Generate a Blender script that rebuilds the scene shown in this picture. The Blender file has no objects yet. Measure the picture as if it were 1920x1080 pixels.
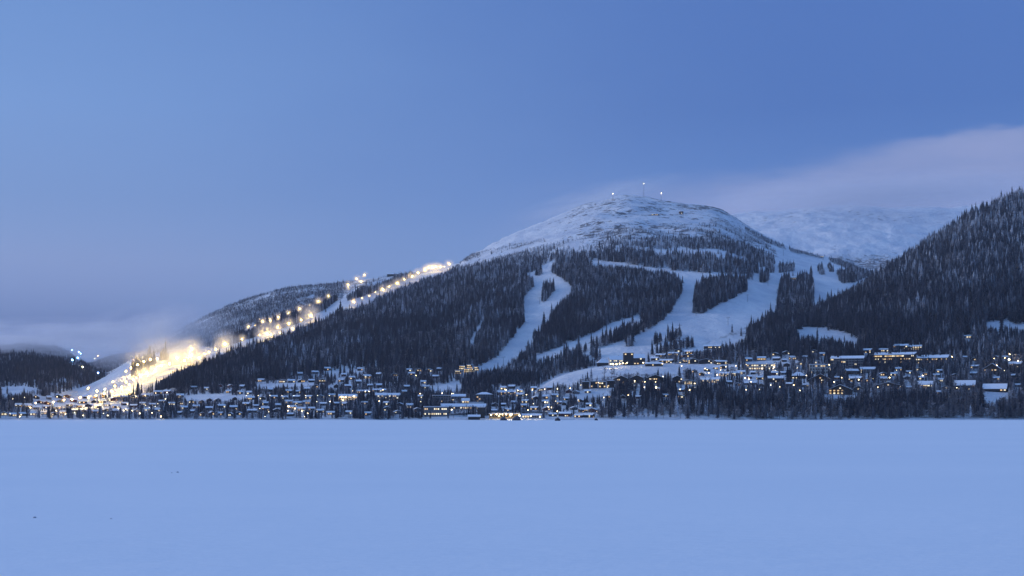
import bpy, bmesh, math, random
import numpy as np
from mathutils import Vector, Matrix

S = bpy.context.scene
COL = S.collection
R = math.radians

# ---------------------------------------------------------------- camera
F, VH, CH = 2800.0, 780.0, 5.0            # focal length and horizon row in 1920-px units, eye height
cam = bpy.data.cameras.new('camera')
cam.lens = F / 1920 * 36
cam.sensor_width = 36
cam.shift_y = (VH - 540) / 1920
cam.clip_start = 1
cam.clip_end = 120000
camo = bpy.data.objects.new('camera', cam)
COL.objects.link(camo)
camo.location = (0, 0, CH)
camo.rotation_euler = (R(90), 0, 0)
S.camera = camo

# ---------------------------------------------------------------- render, exposure
S.render.engine = 'CYCLES'
S.view_settings.view_transform = 'Standard'
S.view_settings.look = 'None'
S.view_settings.exposure = 0
S.view_settings.gamma = 1
S.view_settings.use_curve_mapping = False
cy = S.cycles
cy.use_denoising = True
cy.max_bounces = 5
cy.diffuse_bounces = 2
cy.glossy_bounces = 1
cy.volume_bounces = 1
cy.transparent_max_bounces = 8
cy.volume_step_rate = 2.0
cy.volume_max_steps = 64
cy.sample_clamp_indirect = 4


def srgb(r, g, b):
    f = lambda c: ((c / 255 + .055) / 1.055) ** 2.4 if c > 10 else c / 255 / 12.92
    return (f(r), f(g), f(b), 1)


class NT:
    """small wrapper to write node trees tersely"""
    def __init__(s, nt):
        s.nt = nt

    def n(s, typ, **kw):
        o = s.nt.nodes.new(typ)
        for k, v in kw.items():
            setattr(o, k, v)
        return o

    def put(s, sock, v):
        if v is None:
            return
        if isinstance(v, bpy.types.NodeSocket):
            s.nt.links.new(v, sock)
        else:
            sock.default_value = v

    def m(s, op, a, b=None, c=None, clamp=False):
        o = s.n('ShaderNodeMath', operation=op, use_clamp=clamp)
        for i, v in enumerate((a, b, c)):
            s.put(o.inputs[i], v)
        return o.outputs[0]

    def ss(s, x, lo, hi):
        o = s.n('ShaderNodeMapRange', interpolation_type='SMOOTHSTEP')
        s.put(o.inputs[0], x); s.put(o.inputs[1], lo); s.put(o.inputs[2], hi)
        return o.outputs[0]

    def ramp(s, x, stops, interp='LINEAR'):
        o = s.n('ShaderNodeValToRGB')
        o.color_ramp.interpolation = interp
        e = o.color_ramp.elements
        while len(e) < len(stops):
            e.new(.5)
        for el, (p, c) in zip(e, stops):
            el.position = p; el.color = c
        s.put(o.inputs[0], x)
        return o.outputs[0]

    def mix(s, f, a, b, blend='MIX'):
        o = s.n('ShaderNodeMix', data_type='RGBA', blend_type=blend)
        s.put(o.inputs[0], f); s.put(o.inputs[6], a); s.put(o.inputs[7], b)
        return o.outputs[2]

    def noise(s, vec, scale, detail=4, rough=.55, dim='3D'):
        o = s.n('ShaderNodeTexNoise', noise_dimensions=dim)
        s.put(o.inputs['Vector'], vec)
        o.inputs['Scale'].default_value = scale
        o.inputs['Detail'].default_value = detail
        o.inputs['Roughness'].default_value = rough
        return o.outputs[0]

    def scale(s, vec, sc, rot=(0, 0, 0)):
        o = s.n('ShaderNodeMapping')
        s.put(o.inputs[0], vec); o.inputs[3].default_value = sc; o.inputs[2].default_value = rot
        return o.outputs[0]

    def bump(s, h, strength, dist):
        o = s.n('ShaderNodeBump')
        s.put(o.inputs['Height'], h)
        o.inputs['Strength'].default_value = strength
        o.inputs['Distance'].default_value = dist
        return o.outputs[0]


# ---------------------------------------------------------------- world: blue-hour sky
SUN_EL, SUN_AZ = 6.0, -100.0              # the last glow lies to the left of the frame
W = bpy.data.worlds.new('World')
S.world = W
W.use_nodes = True
t = NT(W.node_tree)
bg = W.node_tree.nodes['Background']
sky = t.n('ShaderNodeTexSky', sky_type='NISHITA', sun_disc=False)
sky.sun_elevation = R(SUN_EL)
sky.sun_rotation = R(SUN_AZ)
sky.altitude = 400
sky.ozone_density = 5
sky.dust_density = .3
tc = t.n('ShaderNodeTexCoord').outputs['Generated']
sp = t.n('ShaderNodeSeparateXYZ'); t.put(sp.inputs[0], tc)
dx, dy, dz = sp.outputs
nish = t.mix(1.0, sky.outputs[0], (.22, .22, .22, 1), 'MULTIPLY')
right = t.ramp(dz, [(0, srgb(96, 128, 188)), (.10, srgb(96, 130, 194)), (.15, srgb(86, 120, 188)), (.2, srgb(75, 108, 178)),
                    (.3, srgb(79, 113, 183)), (.6, srgb(108, 150, 220)), (1, srgb(126, 172, 240))])
left = t.ramp(dz, [(0, srgb(90, 112, 165)), (.035, srgb(96, 122, 178)), (.065, srgb(108, 136, 193)), (.1, srgb(130, 149, 198)),
                   (.14, srgb(120, 147, 200)), (.2, srgb(119, 153, 210)), (.32, srgb(104, 142, 204)), (.6, srgb(118, 160, 226)), (1, srgb(126, 172, 240))])
lf = t.ss(t.m('MULTIPLY_ADD', t.noise(t.scale(tc, (2, 2, 6)), 2, 3), .12, t.m('MULTIPLY', dx, -1)), -.16, .42)
base = t.mix(lf, right, left)
glow = t.ss(dx, -.3, -1.0)                # twilight glow, brighter the further left of the frame
glow = t.m('MULTIPLY', glow, t.ss(dz, .9, .0))
base = t.mix(1.0, base, t.mix(glow, (1, 1, 1, 1), (3.0, 2.9, 2.3, 1)), 'MULTIPLY')
back = t.ss(dy, .2, -.8)
base = t.mix(1.0, base, t.mix(back, (1, 1, 1, 1), (.85, .84, .86, 1)), 'MULTIPLY')
base = t.mix(.14, base, nish)
# veil of cloud streaming off the summits to the right, low stratus on the left
wv = t.noise(t.scale(tc, (3, 3, 14), (0, R(-6), 0)), 2.2, 5, .6)
wf = t.m('MULTIPLY_ADD', wv, .05, -.025)
edge = t.m('MULTIPLY_ADD', dx, .150, .131)
zc = t.m('ADD', t.m('SUBTRACT', edge, dz), wf)
softn = t.m('MULTIPLY_ADD', t.ss(dx, .35, 0), .028, .004)
veil = t.n('ShaderNodeMapRange', interpolation_type='SMOOTHSTEP')
t.put(veil.inputs[0], zc); t.put(veil.inputs[1], t.m('MULTIPLY', softn, -.8)); t.put(veil.inputs[2], softn)
vm = t.m('MULTIPLY', veil.outputs[0], t.ss(dx, -.05, .11))
vm = t.m('MULTIPLY', vm, t.m('MULTIPLY_ADD', t.noise(t.scale(tc, (4, 4, 18), (0, R(-8), 0)), 3, 5, .6), .6, .66, clamp=True))
front = t.ss(dy, 0, .5)
vm = t.m('MULTIPLY', vm, front)
base = t.mix(vm, base, t.mix(t.noise(t.scale(tc, (5, 5, 30), (0, R(-8), 0)), 2.5, 6, .65), srgb(120, 140, 190), srgb(146, 158, 202)))
lown = t.noise(t.scale(tc, (3, 3, 22)), 3, 5, .6)
lm = t.m('MULTIPLY', t.ss(dz, .125, .045), t.ss(t.m('MULTIPLY_ADD', lown, .25, t.m('MULTIPLY', dx, -1)), .12, .42))
base = t.mix(t.m('MULTIPLY', lm, .85), base, t.mix(t.ss(dz, .05, .10), srgb(96, 116, 166), srgb(130, 143, 190)))
below = t.ss(dz, 0, -.03)
base = t.mix(below, base, srgb(80, 105, 160))
t.put(bg.inputs[0], base)
bg.inputs[1].default_value = 1.05

sun = bpy.data.lights.new('sun', 'SUN')
sun.energy = 1.7
sun.angle = R(28)
sun.color = (1, .87, .83)
suno = bpy.data.objects.new('sun', sun)
COL.objects.link(suno)
az, el = R(-74), R(13)
dv = Vector((math.sin(az) * math.cos(el), math.cos(az) * math.cos(el), math.sin(el)))
suno.rotation_euler = dv.to_track_quat('Z', 'Y').to_euler()
suno.location = dv * 500

# ---------------------------------------------------------------- numpy noise
def _hash(ix, iy, seed):
    h = (ix * 374761393 + iy * 668265263 + seed * 1442695041) & 0xffffffff
    h = ((h ^ (h >> 13)) * 1274126177) & 0xffffffff
    return ((h ^ (h >> 16)) & 0xffff) / 65535.0


def vnoise(x, y, seed=0):
    x = np.asarray(x, float); y = np.asarray(y, float)
    xi = np.floor(x).astype(np.int64); yi = np.floor(y).astype(np.int64)
    fx = x - xi; fy = y - yi
    fx = fx * fx * (3 - 2 * fx); fy = fy * fy * (3 - 2 * fy)
    a = _hash(xi, yi, seed); b = _hash(xi + 1, yi, seed); c = _hash(xi, yi + 1, seed); d = _hash(xi + 1, yi + 1, seed)
    return (a + (b - a) * fx) * (1 - fy) + (c + (d - c) * fx) * fy


def fbm(x, y, wl, oct=4, seed=0, gain=.5):
    s = 0; a = 1; tot = 0
    for i in range(oct):
        s = s + a * (vnoise(x / wl, y / wl, seed + i * 17) * 2 - 1)
        tot += a; a *= gain; wl /= 2.03
    return s / tot


IPC = {}


def ip(u, pts):
    """smoothed profile through the points"""
    k = id(pts)
    if k not in IPC:
        p = np.array(pts, float)
        uu = np.arange(-2500, 4501, 2.0)
        y = np.interp(uu, p[:, 0], p[:, 1])
        sg = 26 if p[:, 1].max() > 1500 else 4.5
        kk = np.exp(-.5 * (np.arange(-3 * int(sg), 3 * int(sg) + 1) / sg) ** 2); kk /= kk.sum()
        n = len(kk) // 2
        y = np.convolve(np.pad(y, n, 'edge'), kk, 'valid')
        IPC[k] = (uu, y, pts)
    return np.interp(u, IPC[k][0], IPC[k][1])


def sstep(a, b, x):
    q = np.clip((x - a) / (b - a), 0, 1)
    return q * q * (3 - 2 * q)


def ipoly(u, v, poly):
    """points inside polygon"""
    u = np.asarray(u, float); v = np.asarray(v, float)
    ins = np.zeros(u.shape, bool)
    n = len(poly)
    for i in range(n):
        x1, y1 = poly[i]; x2, y2 = poly[(i + 1) % n]
        if y1 == y2:
            continue
        c = ((y1 > v) != (y2 > v)) & (u < (x2 - x1) * (v - y1) / (y2 - y1) + x1)
        ins ^= c
    return ins


# ---------------------------------------------------------------- terrain height field
def zof(v, d):
    return CH + (VH - v) / F * d


V_T = [(-2500, 752), (-600, 735), (0, 729), (50, 726), (90, 736), (150, 750), (300, 742), (500, 716), (700, 705), (850, 700), (1000, 700), (1100, 688), (1250, 668),
       (1400, 655), (1500, 645), (1700, 652), (1920, 652), (2500, 645), (4500, 640)]
A_C = [(-2500, 800), (0, 778), (80, 766), (180, 753), (240, 741), (310, 718), (330, 704), (350, 696), (400, 678), (440, 664), (500, 645),
       (560, 626), (600, 606), (640, 588), (700, 570), (760, 545), (840, 515), (862, 494), (880, 482), (920, 461), (960, 442), (1000, 424),
       (1040, 406), (1070, 393), (1100, 381), (1130, 373), (1155, 368), (1185, 365), (1215, 370), (1250, 377), (1300, 382), (1340, 388),
       (1362, 398), (1380, 410), (1410, 430), (1440, 447), (1470, 462), (1500, 471), (1540, 481), (1585, 491), (1625, 511), (1700, 545),
       (1900, 600), (2500, 640), (4500, 700)]
A_D = [(-2500, 2750), (100, 2750), (300, 3000), (600, 4000), (840, 5100), (1000, 5900), (1190, 6500), (1345, 6300), (1440, 5700),
       (1600, 5100), (1900, 4700), (4500, 4500)]
A2_C = [(-2500, 800), (-300, 790), (0, 767), (60, 753), (100, 741), (130, 731), (165, 721), (200, 704), (230, 684), (260, 670), (300, 662), (350, 648),
        (400, 652), (430, 642), (470, 624), (520, 607), (560, 592), (620, 570), (645, 553), (670, 538), (700, 528), (725, 524), (760, 520),
        (800, 510), (840, 498), (862, 492), (900, 500), (1000, 560), (4500, 800)]
B_C = [(-2500, 760), (200, 700), (300, 640), (380, 596), (400, 586), (440, 568), (470, 558), (520, 543), (560, 536), (600, 534), (640, 530),
       (700, 522), (760, 516), (840, 505), (950, 540), (4500, 760)]
E_C = [(-2500, 700), (-600, 668), (0, 655), (60, 650), (120, 660), (150, 682), (175, 700), (200, 708), (235, 728), (300, 760), (4500, 780)]
E2_C = [(-2500, 780), (100, 712), (150, 690), (200, 672), (240, 662), (300, 662), (380, 640), (450, 660), (4500, 780)]
C_C = [(-2500, 790), (1200, 740), (1300, 676), (1340, 656), (1400, 628), (1450, 610), (1500, 592), (1530, 579), (1560, 568), (1600, 548),
       (1640, 527), (1700, 487), (1760, 446), (1820, 407), (1870, 387), (1920, 369), (2100, 300), (2500, 230), (4500, 260)]
C_D = [(-2500, 2950), (1300, 2950), (1400, 3100), (1640, 3350), (1920, 3700), (4500, 4200)]
D_C = [(-2500, 760), (900, 700), (1150, 520), (1250, 430), (1300, 414), (1380, 404), (1450, 396), (1520, 388), (1580, 384), (1650, 387),
       (1720, 390), (1800, 386), (1920, 368), (2300, 330), (4500, 380)]
M_C = [(-2500, 800), (980, 745), (1005, 730), (1030, 713), (1060, 701), (1090, 693), (1120, 687.5), (1160, 685), (1250, 684), (1330, 686),
       (1400, 700), (1450, 720), (4500, 800)]


def ramp_unit(u, d, crest, dc, df, vf, back=.3, lin=.75):
    vc = ip(u, crest)
    zc = zof(vc, dc); zf = zof(vf, df)
    tt = (d - df) / (dc - df)
    q = np.clip(tt, 0, 1)
    g = lin * q + (1 - lin) * np.sin(q * math.pi / 2)
    z = zf + (zc - zf) * g
    z = np.where(tt > 1, zc - (d - dc) * back, z)
    z = np.where(tt < 0, zf + (d - df) * .3, z)
    return z


def heights(u, d):
    """height and owning unit (0 bench, 1 main face, 2 second ridge, 3 left shoulder, 4 far left hill, 5 far left haze hill, 6 right ridge, 7 far range, 8 meadow)"""
    x = (u - 960) / F * d
    ds = 1860 + 14 * fbm(x, x * 0, 160, 3, 5)
    vt = ip(u, V_T)
    zt = zof(vt, 2650.)
    s = np.clip((d - ds) / (2650 - ds), -1, 1)
    g0 = np.where(s < 0, s * 60 - .6, zt * (.80 * s + .20 * s * s) + .6 + 1.2 * np.sqrt(np.clip(s, 0, 1)))
    g0 = np.where(d > 2650, zt + (d - 2650) * .03, g0)
    adc = ip(u, A_D)
    a = ramp_unit(u, d, A_C, adc, 2640., vt, .35, .78)
    a2 = ramp_unit(u, d, A2_C, adc + 420, adc - 150, ip(u, A_C) + 6, .3, .8)
    b = ramp_unit(u, d, B_C, 6300., 4900., np.maximum(690., ip(u, B_C) + 40), .2)
    e = ramp_unit(u, d, E_C, 4700., 2900., ip(u, V_T) - 3, .2)
    e2 = ramp_unit(u, d, E2_C, 7200., 5600., 740. + 0 * u, .15)
    c = ramp_unit(u, d, C_C, ip(u, C_D), 2640., vt + 2, .2, .82)
    dd = ramp_unit(u, d, D_C, 11500., 8000., np.maximum(560., ip(u, D_C) + 60), .1, .7)
    mm = ramp_unit(u, d, M_C, 2440., 2130., np.maximum(742., ip(u, M_C) + 12), .0, .5)
    mm = np.where(d > 2440, mm - (d - 2440) * .02, mm)
    st = np.stack([g0, a, a2, b, e, e2, c, dd, mm])
    own = np.argmax(st, 0)
    k = 7.0
    mx = st.max(0)
    z = mx + k * np.log(np.exp((st[[0, 1, 6, 8]] - mx) / k).sum(0).clip(.3)) * 0
    # relief: gullies, ledges, knolls
    amp = np.choose(own, [1.2, 7., 4., 7., 6., 6., 5., 26., .7])
    n1 = fbm(x, d * .8, 260., 5, 11)
    z = z + amp * n1 * sstep(ds + 20, ds + 250, d)
    alp = sstep(430, 560, z) * np.isin(own, [1, 7])
    rid = 1 - np.abs(fbm(x + .4 * d, d * 1.1, 190., 5, 31))
    z = z + alp * 24 * (rid - .75)
    return z, own


NU = np.concatenate([np.arange(-2400, -320, 40), np.arange(-320, 2240, 3.0), np.arange(2240, 4400, 40)])
ND = np.exp(np.linspace(math.log(1800), math.log(13500), 470))
UU, DD = np.meshgrid(NU, ND)
ZZ, OWN = heights(UU, DD)
VV = VH - (ZZ - CH) / DD * F
VMIN = np.minimum.accumulate(VV, 0)       # skyline so far, per column


def bil(G, u, d):
    iu = np.interp(u, NU, np.arange(len(NU))); idd = np.interp(np.log(d), np.log(ND), np.arange(len(ND)))
    i0 = np.clip(iu.astype(int), 0, len(NU) - 2); j0 = np.clip(idd.astype(int), 0, len(ND) - 2)
    fu = iu - i0; fd = idd - j0
    return (G[j0, i0] * (1 - fu) + G[j0, i0 + 1] * fu) * (1 - fd) + (G[j0 + 1, i0] * (1 - fu) + G[j0 + 1, i0 + 1] * fu) * fd


def ground(x, y):
    x = np.atleast_1d(np.asarray(x, float)); y = np.atleast_1d(np.asarray(y, float))
    return bil(ZZ, x / y * F + 960, y)


def hit(u, v):
    """the first ground point seen in direction (u, v) of the photograph -> world x, y, z"""
    cu = np.array([bil(VV, np.array([u]), np.array([q]))[0] for q in ND])
    k = np.argmax(cu <= v)
    if cu[k] > v:
        k = int(np.argmin(cu)); d = ND[k]
    elif k == 0:
        d = ND[0]
    else:
        f = (cu[k - 1] - v) / max(cu[k - 1] - cu[k], 1e-6)
        d = ND[k - 1] + f * (ND[k] - ND[k - 1])
    x = (u - 960) / F * d
    return x, float(d), float(ground(x, d)[0])


# ---------------------------------------------------------------- cover: where trees, pistes and rock lie
P_CENTRAL = [(981, 516), (1000, 510), (1018, 498), (1023, 495), (1038, 488), (1044, 490), (1030, 503), (1034, 512), (1050, 520), (1070, 534),
             (1073, 545), (1058, 560), (1046, 572), (1037, 582), (1026, 603), (1002, 624), (997, 643), (980, 662), (955, 682), (935, 690), (897, 697),
             (895, 692), (915, 678), (935, 667), (950, 647), (972, 619), (985, 602), (982, 582), (979, 562), (1000, 538), (1000, 522)]
P_STRIP = [(1207, 590), (1170, 598), (1132, 612), (1118, 622), (1095, 632), (1050, 650), (1002, 668), (1005, 679), (1025, 674), (1070, 654),
           (1100, 646), (1114, 636), (1162, 614), (1200, 601)]
P_BIG = [(1105, 488), (1150, 491), (1200, 499), (1260, 507), (1330, 513), (1392, 503), (1440, 487), (1460, 481), (1448, 462), (1432, 444), (1440, 442),
         (1475, 458), (1500, 470), (1540, 479), (1560, 484), (1585, 489), (1630, 512), (1632, 520), (1600, 540), (1582, 552), (1530, 570), (1526, 578),
         (1470, 590), (1440, 585), (1425, 602), (1400, 612), (1330, 640), (1290, 655), (1225, 670), (1180, 684), (1130, 676), (1090, 668),
         (1098, 660), (1140, 648), (1180, 634), (1206, 625), (1240, 604), (1262, 578), (1278, 548), (1284, 530), (1262, 514), (1200, 505),
         (1150, 499), (1110, 495)]
T_CLUMPS = [
    [(1300, 588), (1303, 545), (1315, 536), (1355, 528), (1400, 526), (1401, 546), (1378, 558), (1340, 575), (1320, 588)],
    [(1458, 575), (1462, 530), (1480, 524), (1522, 524), (1526, 545), (1524, 585), (1480, 590), (1455, 592)],
    [(1401, 516), (1412, 516), (1412, 525), (1401, 525)], [(1425, 518), (1441, 516), (1441, 530), (1425, 530)],
    [(1330, 509), (1372, 500), (1422, 500), (1422, 513), (1372, 515)], [(1422, 489), (1450, 484), (1453, 496), (1426, 502)],
    [(1459, 501), (1490, 499), (1488, 509), (1462, 512)], [(1435, 506), (1452, 504), (1452, 511), (1437, 513)],
    [(1533, 503), (1541, 503), (1546, 515), (1536, 516)], [(1551, 500), (1557, 500), (1564, 511), (1556, 511)],
    [(1568, 512), (1600, 514), (1625, 520), (1604, 530), (1580, 532), (1572, 524)],
    [(1018, 545), (1038, 532), (1040, 545), (1022, 566), (1016, 566)], [(1005, 512), (1014, 512), (1014, 517), (1005, 517)],
    [(1224, 640), (1240, 636), (1240, 646), (1225, 646)], [(1172, 640), (1188, 640), (1186, 649), (1173, 650)],
    [(1250, 636), (1275, 622), (1278, 632), (1255, 642)], [(1206, 668), (1250, 655), (1296, 640), (1300, 652), (1240, 664)],
    [(1108, 668), (1120, 668), (1118, 672), (1108, 672)],
    [(1396, 428), (1470, 462), (1474, 469), (1440, 456), (1400, 438)], [(1480, 467), (1542, 482), (1544, 487), (1482, 473)],
    [(1553, 485), (1600, 496), (1640, 512), (1650, 528), (1600, 509), (1558, 492)],
]
CLEAR = [
    [(1487, 618), (1515, 612), (1550, 615), (1580, 624), (1612, 634), (1608, 646), (1560, 637), (1500, 630)],
    [(1352, 634), (1400, 623), (1402, 634), (1375, 644), (1340, 652), (1300, 662), (1285, 658)],
    [(1848, 604), (1890, 602), (1935, 608), (1935, 622), (1880, 614), (1850, 614)],
    [(878, 645), (902, 602), (909, 600), (884, 648)],
    [(940, 475), (985, 462), (1020, 452), (1022, 456), (985, 468), (942, 481)],
    [(556, 560), (590, 553), (590, 558), (556, 562)],
    [(860, 494), (905, 482), (960, 468), (985, 463), (985, 467), (905, 489), (866, 500)],
    [(600, 590), (626, 570), (647, 556), (650, 562), (628, 578), (606, 596)],
]
VCLEAR = [[(800, 733), (826, 722), (860, 716), (866, 724), (862, 735)], [(610, 728), (632, 715), (636, 730)],
          [(1070, 740), (1085, 734), (1150, 731), (1152, 738), (1130, 744), (1090, 746)], [(1180, 734), (1200, 732), (1202, 740), (1186, 743)],
          [(1300, 690), (1320, 697), (1350, 714), (1340, 700), (1400, 684), (1350, 684)], [(1395, 680), (1480, 672), (1474, 680), (1400, 686)],
          [(1536, 739), (1612, 739), (1600, 748), (1545, 747)], [(1840, 737), (1898, 735), (1880, 748), (1850, 758)],
          [(0, 726), (60, 722), (80, 728), (40, 738), (0, 740)], [(95, 742), (120, 733), (150, 736), (120, 744)],
          [(340, 742), (400, 739), (470, 744), (450, 750), (350, 752)], [(250, 738), (330, 722), (338, 726), (320, 738), (270, 744)],
          [(470, 722), (560, 716), (600, 722), (500, 728)], [(90, 754), (180, 752), (260, 760), (200, 766), (100, 760)]]
MEADOW = [(1000, 735), (1030, 712), (1060, 700), (1120, 686), (1200, 682), (1340, 683), (1352, 692), (1290, 694), (1270, 700), (1180, 702),
          (1140, 706), (1090, 711), (1082, 722), (1040, 722)]
LIT_LEFT = [(60, 768), (60, 745), (100, 738), (165, 722), (200, 704), (225, 686), (262, 668), (300, 660), (350, 645), (400, 650), (402, 670),
            (345, 692), (325, 702), (310, 712), (240, 738), (180, 752), (90, 764)]
LIT_STRIP = [(400, 652), (430, 640), (470, 622), (520, 604), (560, 590), (620, 570), (640, 558), (640, 600), (600, 612), (560, 630), (400, 685)]
TREES_IN_LIT = [[(246, 708), (248, 692), (262, 684), (290, 676), (292, 684), (276, 698), (258, 708)],
                [(300, 672), (314, 668), (316, 674), (302, 678)]]
UPPER_LIT = [[(626, 562), (650, 540), (664, 526), (692, 517), (706, 521), (676, 540), (648, 556)], [(680, 538), (735, 514), (742, 520), (702, 536)],
             [(596, 592), (626, 568), (648, 556), (652, 564), (630, 578), (606, 600)], [(455, 619), (476, 606), (478, 613), (460, 624)]]
TREELINE = [(-2500, 560), (860, 487), (919, 470), (1002, 453), (1060, 450), (1101, 446), (1153, 434), (1210, 428), (1260, 420), (1315, 410),
            (1370, 416), (1422, 446), (1461, 474), (1500, 470), (1540, 477), (1600, 490), (4500, 520)]


def cover(u, v, own, x, y):
    """-> (forest probability 0..1, fraction of those that are bare deciduous)"""
    n = fbm(x, y, 150., 3, 71)
    nf = fbm(x, y, 42., 2, 91)
    p = np.zeros(u.shape); dec = np.full(u.shape, .08)
    m1 = own == 1
    tl = ip(u, TREELINE)
    p = np.where(m1 & (v > tl), np.clip(1.0 - .8 * np.abs(nf) * (n > .05), 0, .97), p)
    up = m1 & (v > tl - 2) & (u > 850)
    # the upper belt thins out with height, mountain birch and dwarf spruce
    belt = sstep(0, 66, v - tl)
    p = np.where(up, np.where(v < tl + 75, np.clip(.22 + .80 * belt + 1.3 * n * (1 - .7 * belt), 0, 1), p), p)
    dec = np.where(up, .75 * (1 - belt) + .2, dec)
    rm = m1 & (u > 1190) & (v < 505) & (v > tl)
    p = np.where(rm, np.clip(.34 + 2.0 * n + 1.2 * nf, 0, .95), p)
    mixr = m1 & ipoly(u, v, [(1040, 500), (1140, 502), (1150, 520), (1120, 552), (1075, 556), (1072, 536), (1050, 518)])
    dec = np.where(mixr, .75, dec)
    dec = np.where(m1 & (u > 560) & (u < 900) & (v > 560), dec + np.clip(n * .7, 0, .35), dec)
    light = m1 & ipoly(u, v, [(560, 640), (760, 650), (900, 660), (900, 700), (560, 715), (480, 700)])
    p = np.where(light, np.clip(.62 + 1.2 * n, 0, 1), p); dec = np.where(light, .45, dec)
    for q in ([(560, 618), (600, 612), (660, 622), (740, 640), (800, 668), (790, 676), (700, 650), (600, 632)], [(610, 570), (700, 580), (720, 600), (640, 600)],
              [(700, 520), (760, 530), (740, 560), (690, 545)]):
        p = np.where(m1 & ipoly(u, v, q), np.clip(.45 + 1.2 * nf + n, .05, .9), p); dec = np.where(m1 & ipoly(u, v, q), .5, dec)
    # second ridge behind: forest above the lit piste
    m2 = own == 2
    stripw = 15 + 3 * n
    low2 = v > ip(u, A_C) - 20 + 3 * nf
    p = np.where(m2, np.where(low2, .0, .85), p)
    for q in UPPER_LIT:
        p = np.where(m2 & ipoly(u, v, q), 0, p)
    p = np.where(m2 & (u > 775), 0, p)
    p = np.where(np.isin(own, [0, 1, 2]) & ipoly(u, v, LIT_LEFT), 0, p)
    for q in TREES_IN_LIT:
        p = np.where(ipoly(u, v, q), .9, p)
    m3 = own == 3
    p = np.where(m3, np.clip(.35 + 1.2 * n + .8 * sstep(6, 22, v - ip(u, B_C)), 0, .98), p); dec = np.where(m3, .4, dec)
    p = np.where(own == 4, .9, p); p = np.where(own == 4, np.where(v > 716 + 18 * n, .25, p), p)
    p = np.where(own == 5, .7, p)
    m6 = own == 6
    p = np.where(m6, .97, p)
    dec = np.where(m6, np.clip(.10 + 1.6 * n, 0, .7), dec)
    dec = np.where(m1 & (v > tl + 60), np.clip(dec + 1.9 * n - .05, 0, .75), dec)
    m7 = own == 7
    p = np.where(m7, np.where((v > 478 + 8 * n) & (u > 1540), .5, 0), p); dec = np.where(m7, .8, dec)
    for q in (P_CENTRAL, P_STRIP, P_BIG):
        p = np.where(np.isin(own, [0, 1]) & ipoly(u, v, q), 0, p)
    for q in T_CLUMPS:
        p = np.where(m1 & ipoly(u, v, q), .95, p)
    for q in CLEAR:
        p = np.where(ipoly(u, v + 3 * nf, q), .04, p)
    # villages on the bench
    b = np.isin(own, [0, 8])
    pb = np.full(u.shape, .86)
    pb = np.where(u < 330, .62, pb)
    pb = np.where((u < 130) & (v < 762), np.clip(.5 + 2 * nf, .05, .9), pb)
    pb = np.where((u > 330) & (u < 500), .5, pb)
    pb = np.where((v > 742) & (u > 560) & (u < 800), .95, pb)
    pb = np.where(u > 1120, np.where(v > 715, np.clip(.97 + 1.0 * n + .8 * nf, .5, .99), .72), pb)
    pb = np.where((u > 920) & (u < 1120) & (v > 705) & (v < 775), .6, pb)
    pb = np.where((u > 900) & (u < 1010) & (v < 722), .97, pb)
    pb = np.where(ipoly(u, v, [(1300, 662), (1420, 650), (1500, 640), (1700, 650), (1920, 650), (1920, 668), (1650, 665), (1500, 668), (1300, 690)]), .75, pb)
    pb = np.where(ipoly(u, v, [(500, 705), (800, 698), (870, 700), (900, 712), (820, 728), (560, 724), (430, 745), (340, 745), (340, 730)]), .45, pb)
    pb = np.clip(pb + .6 * n * (pb < .9), 0, 1)
    shore = v > 781
    pb = np.where(shore & (u > 800) & (u < 1120), .05, pb)
    pb = np.where((v > 775) & (u > 300) & (u < 800), .95, pb)
    pb = np.where(shore & (u < 320) & (u > 80), .9, pb)
    pb = np.where((u > 1760) & (v > 735) & (v < 772), np.clip(.35 + n, 0, 1), pb)
    for q in VCLEAR:
        pb = np.where(ipoly(u, v, q), .03, pb)
    pb = np.where(ipoly(u, v, MEADOW), .005, pb)
    db = np.where(u > 1120, np.clip(.30 + .8 * n, .1, .8), .45)
    db = np.where((v > 774) & (u > 1120), .72, db)
    db = np.where((v > 730) & (u > 1760), .85, db)
    db = np.where((u > 900) & (u < 1010) & (v < 722), .1, db)
    db = np.where((u > 560) & (u < 800) & (v > 742), .25, db)
    p = np.where(b, pb, p); dec = np.where(b, db, dec)
    p = np.where(y < 1868, 0, p)
    return p, dec


# ---------------------------------------------------------------- materials
def mat(name, rough=.7):
    m = bpy.data.materials.new(name)
    m.use_nodes = True
    nt = m.node_tree
    b = nt.nodes['Principled BSDF']
    b.inputs['Roughness'].default_value = rough
    b.inputs['Specular IOR Level'].default_value = .2
    return m, NT(nt), b


def simple(name, col, rough=.7, var=.25, scale=.6):
    m, t, b = mat(name, rough)
    g = t.n('ShaderNodeNewGeometry')
    n = t.noise(g.outputs['Position'], scale, 4)
    f = t.m('MULTIPLY_ADD', n, var * 2, 1 - var)
    cc = t.n('ShaderNodeCombineColor')
    for i in range(3):
        t.put(cc.inputs[i], f)
    t.put(b.inputs['Base Color'], t.mix(1.0, col, cc.outputs[0], 'MULTIPLY'))
    return m


SNOW = (.84, .86, .89, 1)
M = {}
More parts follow.
